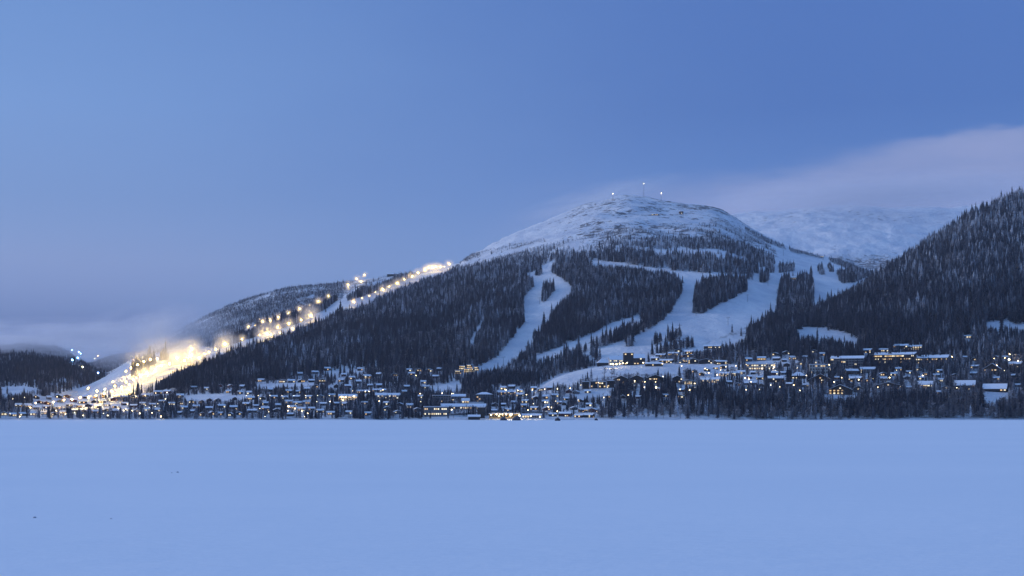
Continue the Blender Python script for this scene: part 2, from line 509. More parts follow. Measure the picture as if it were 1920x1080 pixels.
# terrain: snow with wind texture, rock and heath breaking through where the attribute says so
m, t, b = mat('snow_terrain', .75)
pos = t.n('ShaderNodeNewGeometry').outputs['Position']
rock = t.n('ShaderNodeAttribute', attribute_name='rock').outputs['Fac']
floor_ = t.n('ShaderNodeAttribute', attribute_name='litter').outputs['Fac']
pm = t.scale(pos, (.019, .022, .026), (R(15), R(28), R(18)))
n1 = t.noise(pm, 1.0, 8, .68)
n2 = t.noise(t.scale(pos, (.055, .055, .07), (R(20), R(24), R(10))), 1.0, 6, .7)
th = t.m('MULTIPLY_ADD', rock, -.17, .652)
nn = t.m('ADD', t.m('MULTIPLY', n1, .6), t.m('MULTIPLY', n2, .4))
rk = t.m('MULTIPLY', t.ss(t.m('SUBTRACT', nn, th), -.015, .03), t.ss(rock, .03, .15))
n3 = t.noise(t.scale(pos, (.06, .06, .06)), 1, 5, .7)
lt = t.m('MULTIPLY', t.ss(n3, .42, .62), floor_)
colr = t.mix(t.noise(pos, .08, 4), (.10, .10, .11, 1), (.24, .23, .23, 1))
snowc = t.mix(t.ss(t.noise(t.scale(pos, (.016, .005, .008), (0, 0, R(25))), 1, 7, .65), .32, .68), (.88, .89, .90, 1), (.66, .69, .75, 1))
c = t.mix(t.m('MULTIPLY', lt, .75), snowc, (.12, .11, .10, 1))
c = t.mix(rk, c, colr)
t.put(b.inputs['Base Color'], c)
hgt = t.m('ADD', t.m('MULTIPLY', n2, .6), t.m('MULTIPLY', n1, .8))
t.put(b.inputs['Normal'], t.bump(hgt, .8, 22))
M['terrain'] = m
# lake: wind-packed snow over ice
m, t, b = mat('lake_snow', .7)
pos = t.n('ShaderNodeNewGeometry').outputs['Position']
na = t.noise(t.scale(pos, (.010, .020, .02)), 1, 6, .6)
nb = t.noise(t.scale(pos, (.25, .5, .5), (0, 0, R(20))), 1, 5, .6)
nc = t.noise(t.scale(pos, (1.8, 2.6, 2)), 1, 4, .6)
t.put(b.inputs['Base Color'], t.mix(t.ss(na, .3, .7), (.77, .82, .86, 1), (.81, .85, .88, 1)))
t.put(b.inputs['Normal'], t.bump(t.m('ADD', nb, t.m('MULTIPLY', nc, .25)), .45, .22))
M['lake'] = m


def foliage(name, dark, light, frost_lo, frost_hi, frost_amt, base_frost):
    m, t, b = mat(name, .85)
    g = t.n('ShaderNodeNewGeometry')
    pos = g.outputs['Position']
    oi = t.n('ShaderNodeObjectInfo')
    sp = t.n('ShaderNodeSeparateXYZ'); t.put(sp.inputs[0], pos)
    sn = t.n('ShaderNodeSeparateXYZ'); t.put(sn.inputs[0], g.outputs['Normal'])
    big = t.noise(t.scale(pos, (.006, .006, .004)), 1, 4, .6)
    alt = t.ss(sp.outputs[2], frost_lo, frost_hi)
    amt = t.m('ADD', t.m('MULTIPLY', alt, frost_amt), t.m('MULTIPLY', t.ss(big, .47, .62), base_frost))
    amt = t.m('MULTIPLY', t.m('ADD', amt, .06), t.m('MULTIPLY_ADD', t.m('POWER', oi.outputs['Random'], 4), 2.6, .16))
    fine = t.noise(pos, .9, 2)
    upm = t.m('MULTIPLY_ADD', t.m('ABSOLUTE', sn.outputs[2]), .6, .55)
    f = t.m('MULTIPLY', t.m('MULTIPLY', amt, upm), t.ss(fine, .36, .56), clamp=True)
    cc = t.mix(oi.outputs['Random'], dark, light)
    t.put(b.inputs['Base Color'], t.mix(f, cc, (.72, .75, .80, 1)))
    return m


M['spruce'] = foliage('spruce_needles', (.015, .018, .030, 1), (.030, .034, .055, 1), 180, 520, .70, .55)
M['birch'] = foliage('bare_birch_twigs', (.085, .078, .088, 1), (.19, .17, .185, 1), 60, 500, .6, .45)
M['bark'] = simple('bark', (.07, .055, .045, 1))
M['birch_bark'] = simple('birch_bark', (.22, .21, .20, 1))


# ---------------------------------------------------------------- objects and tags
def tag(o, label=None, cat=None, group=None, kind=None):
    if label: o['label'] = label
    if cat: o['category'] = cat
    if group: o['group'] = group
    if kind: o['kind'] = kind
    return o


def mesh_obj(name, verts, faces, mats, mi=None, parent=None, smooth=False):
    me = bpy.data.meshes.new(name)
    me.from_pydata([tuple(map(float, p)) for p in verts], [], [tuple(f) for f in faces])
    for q in (mats if isinstance(mats, (list, tuple)) else [mats]):
        me.materials.append(q)
    if mi is not None:
        me.polygons.foreach_set('material_index', mi)
    if smooth:
        me.polygons.foreach_set('use_smooth', [True] * len(me.polygons))
    o = bpy.data.objects.new(name, me)
    COL.objects.link(o)
    if parent: o.parent = parent
    return o


def grid_obj(name, X, Y, Z, material, attrs={}, smooth=True):
    r, c = X.shape
    me = bpy.data.meshes.new(name)
    co = np.stack([X, Y, Z], -1).reshape(-1, 3).astype(np.float32)
    i = np.arange(r * c).reshape(r, c)
    q = np.stack([i[:-1, :-1], i[:-1, 1:], i[1:, 1:], i[1:, :-1]], -1).reshape(-1, 4).astype(np.int32)
    me.vertices.add(len(co)); me.vertices.foreach_set('co', co.ravel())
    me.loops.add(q.size); me.loops.foreach_set('vertex_index', q.ravel())
    me.polygons.add(len(q)); me.polygons.foreach_set('loop_start', np.arange(0, q.size, 4, dtype=np.int32))
    me.polygons.foreach_set('use_smooth', np.full(len(q), smooth))
    me.update()
    for k, a in attrs.items():
        at = me.attributes.new(k, 'FLOAT', 'POINT')
        at.data.foreach_set('value', a.ravel().astype(np.float32))
    me.materials.append(material)
    o = bpy.data.objects.new(name, me)
    COL.objects.link(o)
    return o


# ---------------------------------------------------------------- the ground
XX = (UU - 960) / F * DD
PCOV, DCOV = cover(UU, VV, OWN, XX, DD)
up = np.isin(OWN, [1]) * sstep(430, 520, ZZ)
rk = up * (.50 + .35 * fbm(XX, DD, 500., 3, 3)) * (.55 + .6 * sstep(1010, 1120, UU)) * 1.25
for q in (P_BIG,):
    rk = np.where(ipoly(UU, VV, q), .0, rk)
rk = np.where(OWN == 7, .50 * (1 - sstep(1650, 1560, UU) * 0) * (.6 + .8 * fbm(XX, DD, 900., 3, 8)), rk)
rk = np.where(OWN == 3, .75, rk)
rk = np.where((OWN == 7) & (VV > 462) & (UU > 1530), np.maximum(rk, sstep(462, 492, VV)), rk)
rk = np.clip(rk, 0, 1)
litter = np.clip(PCOV, 0, 1) * .9
terr = grid_obj('mountain_terrain', XX, DD, ZZ, M['terrain'], {'rock': rk, 'litter': litter})
tag(terr, kind='structure')
gx = np.sign(np.linspace(-1, 1, 121)) * np.abs(np.linspace(-1, 1, 121)) ** 2.2 * 14000
gy = -6000 + np.linspace(0, 1, 161) ** 1.0 * (13600 + 6000)
LX, LY = np.meshgrid(gx, gy)
lake = grid_obj('frozen_lake', LX, LY, LX * 0, M['lake'])
tag(lake, kind='structure')

# ---------------------------------------------------------------- tree kinds
def spruce_mesh(seed, h=18., rad=2.5, tiers=10, snaggy=False):
    rn = random.Random(seed)
    vs, fs, mi = [], [], []
    n = 5                                    # trunk
    for k in range(n):
        a = k / n * 2 * math.pi
        vs.append((.22 * math.cos(a), .22 * math.sin(a), -1.5))
    vs.append((0, 0, h * .96))
    for k in range(n):
        fs.append((k, (k + 1) % n, n)); mi.append(1)
    zb = h * rn.uniform(.04, .10)
    for i in range(tiers):
        f = i / (tiers - 1)
        z = zb + (h * .97 - zb) * f ** .92
        r = rad * (1 - f) ** .85 * rn.uniform(.78, 1.18) + .16
        th = (h - zb) / tiers * rn.uniform(1.35, 1.8)
        pn = 9 if f < .7 else 6
        ph = rn.random() * 6.28
        top = len(vs)
        vs.append((0, 0, z + th))
        ring = []
        for k in range(pn * 2):
            a = ph + k / (pn * 2) * 2 * math.pi + rn.uniform(-.12, .12)
            rr = r * (rn.uniform(.75, 1.2) if k % 2 == 0 else rn.uniform(.35, .55))
            zz = z - (.28 * rr if k % 2 == 0 else -.12 * r) + rn.uniform(-.15, .15)
            ring.append(len(vs)); vs.append((rr * math.cos(a), rr * math.sin(a), zz))
        for k in range(pn * 2):
            fs.append((top, ring[k], ring[(k + 1) % (pn * 2)])); mi.append(0)
    return vs, fs, mi


def birch_mesh(seed, h=11., spread=3.2, twigs=150):
    rn = random.Random(seed)
    vs, fs, mi = [], [], []

    def stick(a, b, r0, r1, m):
        a = Vector(a); b = Vector(b)
        d = (b - a)
        if d.length < 1e-4: return
        s = d.cross(Vector((rn.uniform(-1, 1), rn.uniform(-1, 1), .3))).normalized()
        s2 = d.cross(s).normalized()
        i = len(vs)
        for q in (s, -s * .5 + s2 * .86, -s * .5 - s2 * .86):
            vs.append(tuple(a + q * r0))
        vs.append(tuple(b))
        fs.extend([(i, i + 1, i + 3), (i + 1, i + 2, i + 3), (i + 2, i, i + 3)]); mi.extend([m] * 3)

    stick((0, 0, -1), (rn.uniform(-.4, .4), rn.uniform(-.4, .4), h * .9), .17, 0, 1)
    limbs = []
    for k in range(13):
        f = rn.uniform(.18, .8)
        a = rn.random() * 6.28
        L = spread * rn.uniform(.6, 1.1) * (1.1 - .6 * f)
        p0 = Vector((0, 0, h * f))
        p1 = p0 + Vector((math.cos(a) * L * .75, math.sin(a) * L * .75, L * rn.uniform(.7, 1.2)))
        stick(p0, p1, .08, .0, 1)
        limbs.append((p0, p1))
    for k in range(twigs):
        p0, p1 = rn.choice(limbs)
        f = rn.uniform(.25, 1)
        p = p0.lerp(p1, f)
        d = Vector((rn.gauss(0, 1), rn.gauss(0, 1), rn.uniform(.1, 1.3))).normalized() * rn.uniform(.8, 2.0)
        q = p + d
        s = d.cross(Vector((rn.gauss(0, 1), rn.gauss(0, 1), rn.gauss(0, 1)))).normalized() * rn.uniform(.05, .13)
        i = len(vs)
        vs.extend([tuple(p - s), tuple(p + s), tuple(q)])
        fs.append((i, i + 1, i + 2)); mi.append(0)
    return vs, fs, mi


def make_mesh(name, data, mats):
    vs, fs, mi = data
    me = bpy.data.meshes.new(name)
    me.from_pydata(vs, [], fs)
    for q in mats: me.materials.append(q)
    me.polygons.foreach_set('material_index', mi)
    return me


def split_mesh(name, data, which, m):
    vs, fs, mi = data
    used = {}
    f2 = []
    for f, k in zip(fs, mi):
        if k == which:
            f2.append([used.setdefault(i, len(used)) for i in f])
    me = bpy.data.meshes.new(name)
    inv = [None] * len(used)
    for a, b in used.items(): inv[b] = vs[a]
    me.from_pydata(inv, [], f2)
    me.materials.append(m)
    return me


SPRUCE = [spruce_mesh(i, 18 + (i % 3), [2.3, 2.7, 2.0, 3.0, 2.4, 2.1][i], 10 + i % 3) for i in range(6)]
BIRCH = [birch_mesh(40 + i, 10 + i, [3.0, 3.6, 2.6, 3.9][i], 170) for i in range(4)]
SPRUCE_ME = [make_mesh('spruce', d, [M['spruce'], M['bark']]) for d in SPRUCE]
BIRCH_ME = [make_mesh('birch', d, [M['birch'], M['birch_bark']]) for d in BIRCH]


def variant_collection(name, meshes):
    c = bpy.data.collections.new(name)
    for i, me in enumerate(meshes):
        o = bpy.data.objects.new('%s_%02d' % (name, i), me)
        c.objects.link(o)
    return c


def scatter(name, pts, rot, scl, idx, coll, label, cat):
    me = bpy.data.meshes.new(name)
    n = len(pts)
    me.vertices.add(n); me.vertices.foreach_set('co', np.asarray(pts, np.float32).ravel())
    a = me.attributes.new('rotz', 'FLOAT', 'POINT'); a.data.foreach_set('value', rot.astype(np.float32))
    a = me.attributes.new('siz', 'FLOAT_VECTOR', 'POINT'); a.data.foreach_set('vector', scl.astype(np.float32).ravel())
    a = me.attributes.new('pick', 'INT', 'POINT'); a.data.foreach_set('value', idx.astype(np.int32))
    o = bpy.data.objects.new(name, me)
    COL.objects.link(o)
    g = bpy.data.node_groups.new(name, 'GeometryNodeTree')
    g.interface.new_socket('Geometry', in_out='INPUT', socket_type='NodeSocketGeometry')
    g.interface.new_socket('Geometry', in_out='OUTPUT', socket_type='NodeSocketGeometry')
    N = g.nodes; L = g.links
    gi = N.new('NodeGroupInput'); go = N.new('NodeGroupOutput')
    ci = N.new('GeometryNodeCollectionInfo'); ci.inputs[0].default_value = coll
    ci.inputs[1].default_value = True; ci.inputs[2].default_value = True
    ip_ = N.new('GeometryNodeInstanceOnPoints'); ip_.inputs['Pick Instance'].default_value = True

    def attr(nm, ty):
        q = N.new('GeometryNodeInputNamedAttribute'); q.data_type = ty; q.inputs[0].default_value = nm
        return q.outputs[0]
    cx = N.new('ShaderNodeCombineXYZ')
    L.new(attr('rotz', 'FLOAT'), cx.inputs[2])
    L.new(gi.outputs[0], ip_.inputs['Points'])
    L.new(ci.outputs[0], ip_.inputs['Instance'])
    L.new(attr('pick', 'INT'), ip_.inputs['Instance Index'])
    L.new(cx.outputs[0], ip_.inputs['Rotation'])
    L.new(attr('siz', 'FLOAT_VECTOR'), ip_.inputs['Scale'])
    L.new(ip_.outputs[0], go.inputs[0])
    md = o.modifiers.new('scatter', 'NODES'); md.node_group = g
    tag(o, label, cat, kind='stuff')
    return o
#@@TREES
rng = np.random.default_rng(7)
LBLOCK = []
BLOCK = []                                  # image rectangles kept clear of nearer trees: (u0, u1, vtop, vbase, y)


def candidates(n, u0, u1, d0, d1):
    u = rng.uniform(u0, u1, n)
    d = np.sqrt(rng.uniform(d0 * d0, d1 * d1, n))
    return u, d


def plant():
    us, ds = [], []
    for (u0, u1, d0, d1, cell) in [(-160, 2080, 1862, 2650, 20), (-160, 2080, 2650, 3900, 30), (150, 2080, 3900, 6600, 46), (-160, 900, 4000, 7300, 50),
                                   (1380, 1900, 7500, 9800, 260)]:
        area = (u1 - u0) / F * (d1 * d1 - d0 * d0) / 2
        u, d = candidates(int(area / cell), u0, u1, d0, d1)
        us.append(u); ds.append(d)
    u = np.concatenate(us); d = np.concatenate(ds)
    z = bil(ZZ, u, d); v = VH - (z - CH) / d * F
    iu = np.clip(np.round(np.interp(u, NU, np.arange(len(NU)))).astype(int), 0, len(NU) - 1)
    jd = np.clip(np.round(np.interp(np.log(d), np.log(ND), np.arange(len(ND)))).astype(int), 0, len(ND) - 1)
    own = OWN[jd, iu]
    vis = v < VMIN[jd, iu] + 12 * F / d + 3
    u, d, z, v, own = [q[vis] for q in (u, d, z, v, own)]
    x = (u - 960) / F * d
    p, dec = cover(u, v, own, x, d)
    keep = rng.random(len(u)) < p
    u, d, z, v, own, x, dec = [q[keep] for q in (u, d, z, v, own, x, dec)]
    isb = rng.random(len(u)) < dec
    big = 1.0 - .62 * sstep(330, 640, z) * (own != 6)
    big = np.where(own == 6, 1.0 - .15 * sstep(150, 550, z), big)
    big = np.where(own == 6, big * 1.15, big)
    big = np.where(np.isin(own, [0, 8]), np.where(u > 1120, .90, .62), big)
    big = np.where(np.isin(own, [4, 5]), .68, big); big = np.where(own == 7, .5, big); big = np.where(own == 3, .45, big)
    s = big * np.exp(rng.normal(-.02, .25, len(u))) * np.where(isb, 1.0, 1.0)
    # edges of runs and clearings are where the tree tops end
    hp = np.where(isb, 11, 18) * s * F / d
    inc = np.zeros(len(u), bool)
    for q in T_CLUMPS + TREES_IN_LIT:
        inc |= ipoly(u, v, q)
    cut = np.zeros(len(u), bool)
    jx = 6 * fbm(x, d, 38., 2, 5) + rng.normal(0, .8, len(u)); jy = 3 * fbm(x, d, 30., 2, 6)
    for q in [P_CENTRAL, P_STRIP, P_BIG, MEADOW, LIT_LEFT] + CLEAR + VCLEAR + UPPER_LIT:
        for f in (.25, .5, .75):
            cut |= ipoly(u + jx, v - hp * f + jy, q)
    cut &= ~inc & (own != 7) & (rng.random(len(u)) < .97)
    u, d, z, v, own, x, isb, s = [q[~cut] for q in (u, d, z, v, own, x, isb, s)]
    # keep the view to the buildings open, as the gardens in front of them are
    hpx = np.where(isb, 11, 18) * s * F / d
    ok = np.ones(len(u), bool)
    blk = np.where(isb, rng.uniform(.5, 1.1, len(u)), rng.uniform(.3, .9, len(u)))
    for (a0, a1, vt, vb, yy) in BLOCK:
        over = (u > a0 - 2) & (u < a1 + 2) & (d < yy + 8) & (v > vb - 3) & (v - hpx < vb - blk * (vb - vt))
        inside = (np.abs(d - yy - 3) < 9) & (u > a0 - 1) & (u < a1 + 1)
        ok &= ~(over | inside)
    for (a, vl, yy, r_) in LBLOCK:
        ok &= ~((np.abs(u - a) < r_) & (d < yy + 10) & (v - hpx < vl + r_) & (v > vl - 6))
    u, d, z, v, x, s, isb, own = [q[ok] for q in (u, d, z, v, x, s, isb, own)]
    return x, d, z, s, isb, v, u


def zone(a):
    return 'far left village' if a < 330 else 'left town' if a < 600 else 'dark shore wood left of the village centre' if a < 800 else \
        'village centre' if a < 960 else 'terraces left of the big gables' if a < 1160 else 'shore below the big gables' if a < 1340 else \
        'shore below the pale flat-roofed block' if a < 1580 else 'shore below the long hotels' if a < 1780 else 'two snow-roofed chalets above the right shore'


def forest():
    x, y, z, s, isb, v, u = plant()
    n = len(x)
    rot = rng.uniform(0, 6.28, n)
    wid = s * rng.uniform(1.0, 1.6, n)
    scl = np.stack([wid, wid, s], -1)
    lim = {}
    for kind in (0, 1):
        sel = np.where(isb == bool(kind))[0]
        px = s[sel] / y[sel] * ((u[sel] > 0) & (u[sel] < 1920))
        order = sel[np.argsort(-px)]
        n_ind = 300 if kind == 0 else 300
        near, rest = order[:n_ind], order[n_ind:]
        data = SPRUCE if kind == 0 else BIRCH
        cr = [split_mesh('crown', d_, 0, M['spruce'] if kind == 0 else M['birch']) for d_ in data]
        tr = [split_mesh('trunk', d_, 1, M['bark'] if kind == 0 else M['birch_bark']) for d_ in data]
        for i in near:
            k = int(rng.integers(len(data)))
            o = bpy.data.objects.new('spruce_tree' if kind == 0 else 'birch_tree', None)
            COL.objects.link(o)
            o.location = (x[i], y[i], z[i]); o.rotation_euler = (0, 0, rot[i]); o.scale = scl[i]
            o.empty_display_size = 1
            if kind == 0:
                tag(o, 'tall dark spruce in the woods by the %s' % zone(u[i]), 'spruce tree', 'tall spruces by the %s' % zone(u[i]))
            else:
                tag(o, 'bare frosted birch in the woods by the %s' % zone(u[i]), 'birch tree', 'bare birches by the %s' % zone(u[i]))
            for nm, ml in (('crown', cr), ('trunk', tr)):
                c = bpy.data.objects.new(nm, ml[k]); COL.objects.link(c); c.parent = o
        coll = variant_collection('spruce_kind' if kind == 0 else 'birch_kind', SPRUCE_ME if kind == 0 else BIRCH_ME)
        scatter('spruce_forest' if kind == 0 else 'birch_woods', np.stack([x[rest], y[rest], z[rest]], -1), rot[rest], scl[rest],
                rng.integers(0, len(data), len(rest)), coll,
                'dark spruce forest covering the mountain slopes between the ski runs' if kind == 0 else
                'bare frosted birch woods scattered through the spruce and up to the tree line',
                'forest')



# ---------------------------------------------------------------- building materials
def emis(name, col, strength):
    m, t, b = mat(name)
    b.inputs['Base Color'].default_value = col
    b.inputs['Emission Color'].default_value = col
    b.inputs['Emission Strength'].default_value = strength
    return m


def wood(name, col):
    """boarded wall: vertical boards with slight tone changes and dark joints"""
    m, t, b = mat(name, .8)
    pos = t.n('ShaderNodeTexCoord').outputs['Object']
    n = t.noise(t.scale(pos, (4, 4, .3)), 1, 3)
    n2 = t.noise(pos, .25, 3)
    f = t.m('MULTIPLY_ADD', n, .8, .55)
    f = t.m('MULTIPLY', f, t.m('MULTIPLY_ADD', n2, .5, .75))
    cc = t.n('ShaderNodeCombineColor')
    for i in range(3): t.put(cc.inputs[i], f)
    t.put(b.inputs['Base Color'], t.mix(1.0, col, cc.outputs[0], 'MULTIPLY'))
    return m


M['roof_snow'] = simple('roof_snow', SNOW, .8, .06, .3)
WALLS = {'brown': wood('brown_boards', (.055, .038, .03, 1)), 'red': wood('red_boards', (.13, .035, .028, 1)),
         'grey': simple('grey_render', (.20, .20, .20, 1), .8, .15, .3), 'pale': simple('pale_render', (.46, .43, .38, 1), .8, .12, .3),
         'yellow': wood('yellow_boards', (.38, .27, .12, 1)), 'dark': wood('black_stained_boards', (.025, .024, .024, 1)),
         'white': wood('white_boards', (.55, .55, .54, 1))}
GLASS_LIT = [emis('lit_window_warm', (1, .72, .36, 1), .9), emis('lit_window_amber', (1, .62, .26, 1), .8),
             emis('lit_window_pale', (1, .84, .54, 1), 1.3)]
m_, t_, b_ = mat('dark_glass', .12); b_.inputs['Base Color'].default_value = (.02, .025, .035, 1); b_.inputs['Specular IOR Level'].default_value = .6
GLASS = m_
M['ice'] = simple('grey_ice', (.38, .40, .44, 1), .5, .2, 8)
M['steel'] = simple('galvanised_steel', (.22, .23, .24, 1), .5, .15)
M['stone'] = simple('stone', (.13, .125, .12, 1), .9, .3)
M['concrete'] = simple('concrete', (.20, .20, .19, 1), .85, .2)
BULB = emis('lamp_glow', (1, .82, .50, 1), 6)
FLOOD = emis('floodlight_glow', (1, .88, .66, 1), 1.6)
BLUEB = emis('blue_lamp_glow', (.42, .66, 1, 1), 3)


def boxd(x0, x1, y0, y1, z0, z1):
    v = [(x, y, z) for z in (z0, z1) for y in (y0, y1) for x in (x0, x1)]
    f = [(0, 2, 3, 1), (4, 5, 7, 6), (0, 1, 5, 4), (2, 6, 7, 3), (0, 4, 6, 2), (1, 3, 7, 5)]
    return v, f


def merge(parts):
    vs, fs = [], []
    for v, f in parts:
        o = len(vs); vs += v; fs += [tuple(i + o for i in q) for q in f]
    return vs, fs


def tube(p0, p1, r0, r1, n=6):
    p0 = Vector(p0); p1 = Vector(p1)
    d = (p1 - p0).normalized()
    a = d.orthogonal().normalized(); b = d.cross(a)
    vs = []
    for p, r in ((p0, r0), (p1, r1)):
        for k in range(n):
            an = k / n * 2 * math.pi
            vs.append(tuple(p + a * r * math.cos(an) + b * r * math.sin(an)))
    fs = [(k, (k + 1) % n, n + (k + 1) % n, n + k) for k in range(n)] + [tuple(range(n))[::-1], tuple(range(n, 2 * n))]
    return vs, fs


def ball(c, r, n=8, m=5, sz=1.0):
    vs = [(c[0], c[1], c[2] + r * sz)]
    for i in range(1, m):
        ph = i / m * math.pi
        for k in range(n):
            a = k / n * 2 * math.pi
            vs.append((c[0] + r * math.sin(ph) * math.cos(a), c[1] + r * math.sin(ph) * math.sin(a), c[2] + r * sz * math.cos(ph)))
    vs.append((c[0], c[1], c[2] - r * sz))
    fs = [(0, 1 + k, 1 + (k + 1) % n) for k in range(n)]
    for i in range(m - 2):
        o = 1 + i * n
        fs += [(o + k, o + n + k, o + n + (k + 1) % n, o + (k + 1) % n) for k in range(n)]
    o = 1 + (m - 2) * n; L = len(vs) - 1
    fs += [(o + k, L, o + (k + 1) % n) for k in range(n)]
    return vs, fs


PANES = {}


def pane(w, h, material):
    """window pane with thickness, shared by size and glass"""
    k = (round(w, 1), round(h, 1), material.name)
    if k not in PANES:
        v, f = boxd(-k[0] / 2, k[0] / 2, -.06, .05, -k[1] / 2, k[1] / 2)
        me = bpy.data.meshes.new('window')
        me.from_pydata(v, [], f); me.materials.append(material)
        PANES[k] = me
    return PANES[k]


def gable(w, dp, z, rh, ov, th, along=True):
    """solid snow-laden saddle roof, ridge along x (or y)"""
    if not along:
        v, f = gable(dp, w, z, rh, ov, th, True)
        return [(-b, a, c) for a, b, c in v], f
    x = w / 2 + ov; y = dp / 2 + ov
    lo = z - ov * rh / (dp / 2)
    v = [(-x, -y, lo), (x, -y, lo), (x, 0, z + rh), (-x, 0, z + rh), (-x, y, lo), (x, y, lo)]
    v += [(a, b, c + th) for a, b, c in v]
    f = [(0, 3, 2, 1), (3, 4, 5, 2), (6, 7, 8, 9), (9, 8, 11, 10), (0, 1, 7, 6), (4, 10, 11, 5), (0, 6, 9, 3), (3, 9, 10, 4), (1, 2, 8, 7), (2, 5, 11, 8)]
    return v, f


rb = random.Random(12)


def building(u, v, wpx, hpx, label, cat='house', style='gable', wall='brown', floors=2, cols=4, lit=.3, dep=None, rot=None, roofpx=None,
             name=None, group=None, sides=True, chimney=True, strip=False):
    x, y, z = hit(u, v)
    if cat == 'house':
        wpx *= .86; hpx *= .86
    k = y / F                                  # metres per photo pixel there
    w = wpx * k; h = hpx * k
    dep = dep or min(max(w * .7, 8), 16)
    rh = (roofpx if roofpx is not None else hpx * .34) * k
    rot = rb.uniform(-22, 22) if rot is None else rot
    if style == 'flat': rh = .5
    wh = h - rh
    e = bpy.data.objects.new(name or {'house': 'chalet', 'hotel': 'hotel', 'lodge': 'lodge', 'hut': 'mountain_hut'}.get(cat, 'apartment_building'), None)
    COL.objects.link(e)
    yc = y + dep / 2
    xc = (u - 960) / F * yc
    e.location = (xc, yc, z)
    e.rotation_euler = (0, 0, R(rot) - math.atan2(xc, yc))
    tag(e, label, cat, group)
    W2, D2 = w / 2, dep / 2
    if style in ('gable', 'gablefront'):
        if style == 'gable':
            pr = [(-D2, -4), (D2, -4), (D2, wh), (0, wh + rh), (-D2, wh)]
            vs = [(-W2, a, b) for a, b in pr] + [(W2, a, b) for a, b in pr]
        else:
            pr = [(-W2, -4), (W2, -4), (W2, wh), (0, wh + rh), (-W2, wh)]
            vs = [(a, -D2, b) for a, b in pr] + [(a, D2, b) for a, b in pr]
        fs = [(4, 3, 2, 1, 0), (5, 6, 7, 8, 9)] + [(i, (i + 1) % 5, 5 + (i + 1) % 5, 5 + i) for i in range(5)]
        mesh_obj('wall', vs, fs, WALLS[wall], parent=e)
        gv, gf = gable(w, dep, wh, rh, .7, .38, style == 'gable')
        gv = [(a, b, c + .03) for a, b, c in gv]
        mesh_obj('roof', gv, gf, M['roof_snow'], parent=e)
    elif style == 'hip':
        vs, fs = boxd(-W2, W2, -D2, D2, -4, wh)
        mesh_obj('wall', vs, fs, WALLS[wall], parent=e)
        o = 1.3
        vs = [(-W2 - o, -D2 - o, wh - .3), (W2 + o, -D2 - o, wh - .3), (W2 + o, D2 + o, wh - .3), (-W2 - o, D2 + o, wh - .3), (-W2 * .3, 0, wh + rh), (W2 * .3, 0, wh + rh)]
        mesh_obj('roof', vs, [(0, 3, 2, 1), (0, 1, 5, 4), (1, 2, 5), (2, 3, 4, 5), (3, 0, 4)], M['roof_snow'], parent=e)
    elif style == 'shed':
        vs = [(-W2, -D2, -4), (W2, -D2, -4), (W2, D2, -4), (-W2, D2, -4), (-W2, -D2, wh), (W2, -D2, wh), (W2, D2, wh + rh), (-W2, D2, wh + rh)]
        fs = [(0, 3, 2, 1), (4, 5, 6, 7), (0, 1, 5, 4), (1, 2, 6, 5), (2, 3, 7, 6), (3, 0, 4, 7)]
        mesh_obj('wall', vs, fs, WALLS[wall], parent=e)
        o = 1.0; q = rh / dep
        vs = [(-W2 - o, -D2 - o, wh - q * o + .02), (W2 + o, -D2 - o, wh - q * o + .02), (W2 + o, D2 + o, wh + rh + q * o + .02), (-W2 - o, D2 + o, wh + rh + q * o + .02)]
        vs += [(a, b, c + .6) for a, b, c in vs]
        mesh_obj('roof', vs, [(0, 3, 2, 1), (4, 5, 6, 7), (0, 1, 5, 4), (1, 2, 6, 5), (2, 3, 7, 6), (3, 0, 4, 7)], M['roof_snow'], parent=e)
    else:
        vs, fs = boxd(-W2, W2, -D2, D2, -4, wh)
        mesh_obj('wall', vs, fs, WALLS[wall], parent=e)
        vs, fs = boxd(-W2 - .4, W2 + .4, -D2 - .4, D2 + .4, wh + .01, wh + rh + .3)
        mesh_obj('roof', vs, fs, M['roof_snow'], parent=e)
    if chimney and style != 'flat' and w > 8:
        cx = rb.uniform(-W2 * .5, W2 * .5)
        vs, fs = boxd(cx - .4, cx + .4, D2 * .25, D2 * .25 + .8, wh + rh * .4, wh + rh + 1.3)
        if style == 'gable': mesh_obj('chimney', vs, fs, M['stone'], parent=[c_ for c_ in e.children if c_.name.startswith('roof')][0])
    fh = wh / floors
    cw = w / cols
    pw = min(cw * .62, 2.6) if not strip else cw * .86
    ph = min(fh * .55, 1.9)
    for i in range(floors):
        for j in range(cols):
            px = -W2 + cw * (j + .5); pz = fh * (i + .55)
            g = rb.choice(GLASS_LIT) if rb.random() < lit else GLASS
            if g is GLASS and cols * floors > 14 and rb.random() < .5 and not strip:
                pass
            o = bpy.data.objects.new('window', pane(pw, ph, g)); COL.objects.link(o)
            o.parent = e; o.location = (px, -D2 - .08, pz)
    if style == 'gablefront' and rh > 2.2:
        o = bpy.data.objects.new('window', pane(min(2.2, w * .16), min(1.5, rh * .4), rb.choice(GLASS_LIT) if rb.random() < lit + .1 else GLASS)); COL.objects.link(o)
        o.parent = e; o.location = (0, -D2 - .08, wh + rh * .25)
    if sides:
        for sx in (-1, 1):
            o = bpy.data.objects.new('window', pane(min(1.8, dep * .25), ph, rb.choice(GLASS_LIT) if rb.random() < lit * .7 else GLASS)); COL.objects.link(o)
            o.parent = e; o.location = (sx * (W2 + .08), -D2 * .2, fh * .55); o.rotation_euler = (0, 0, R(90))
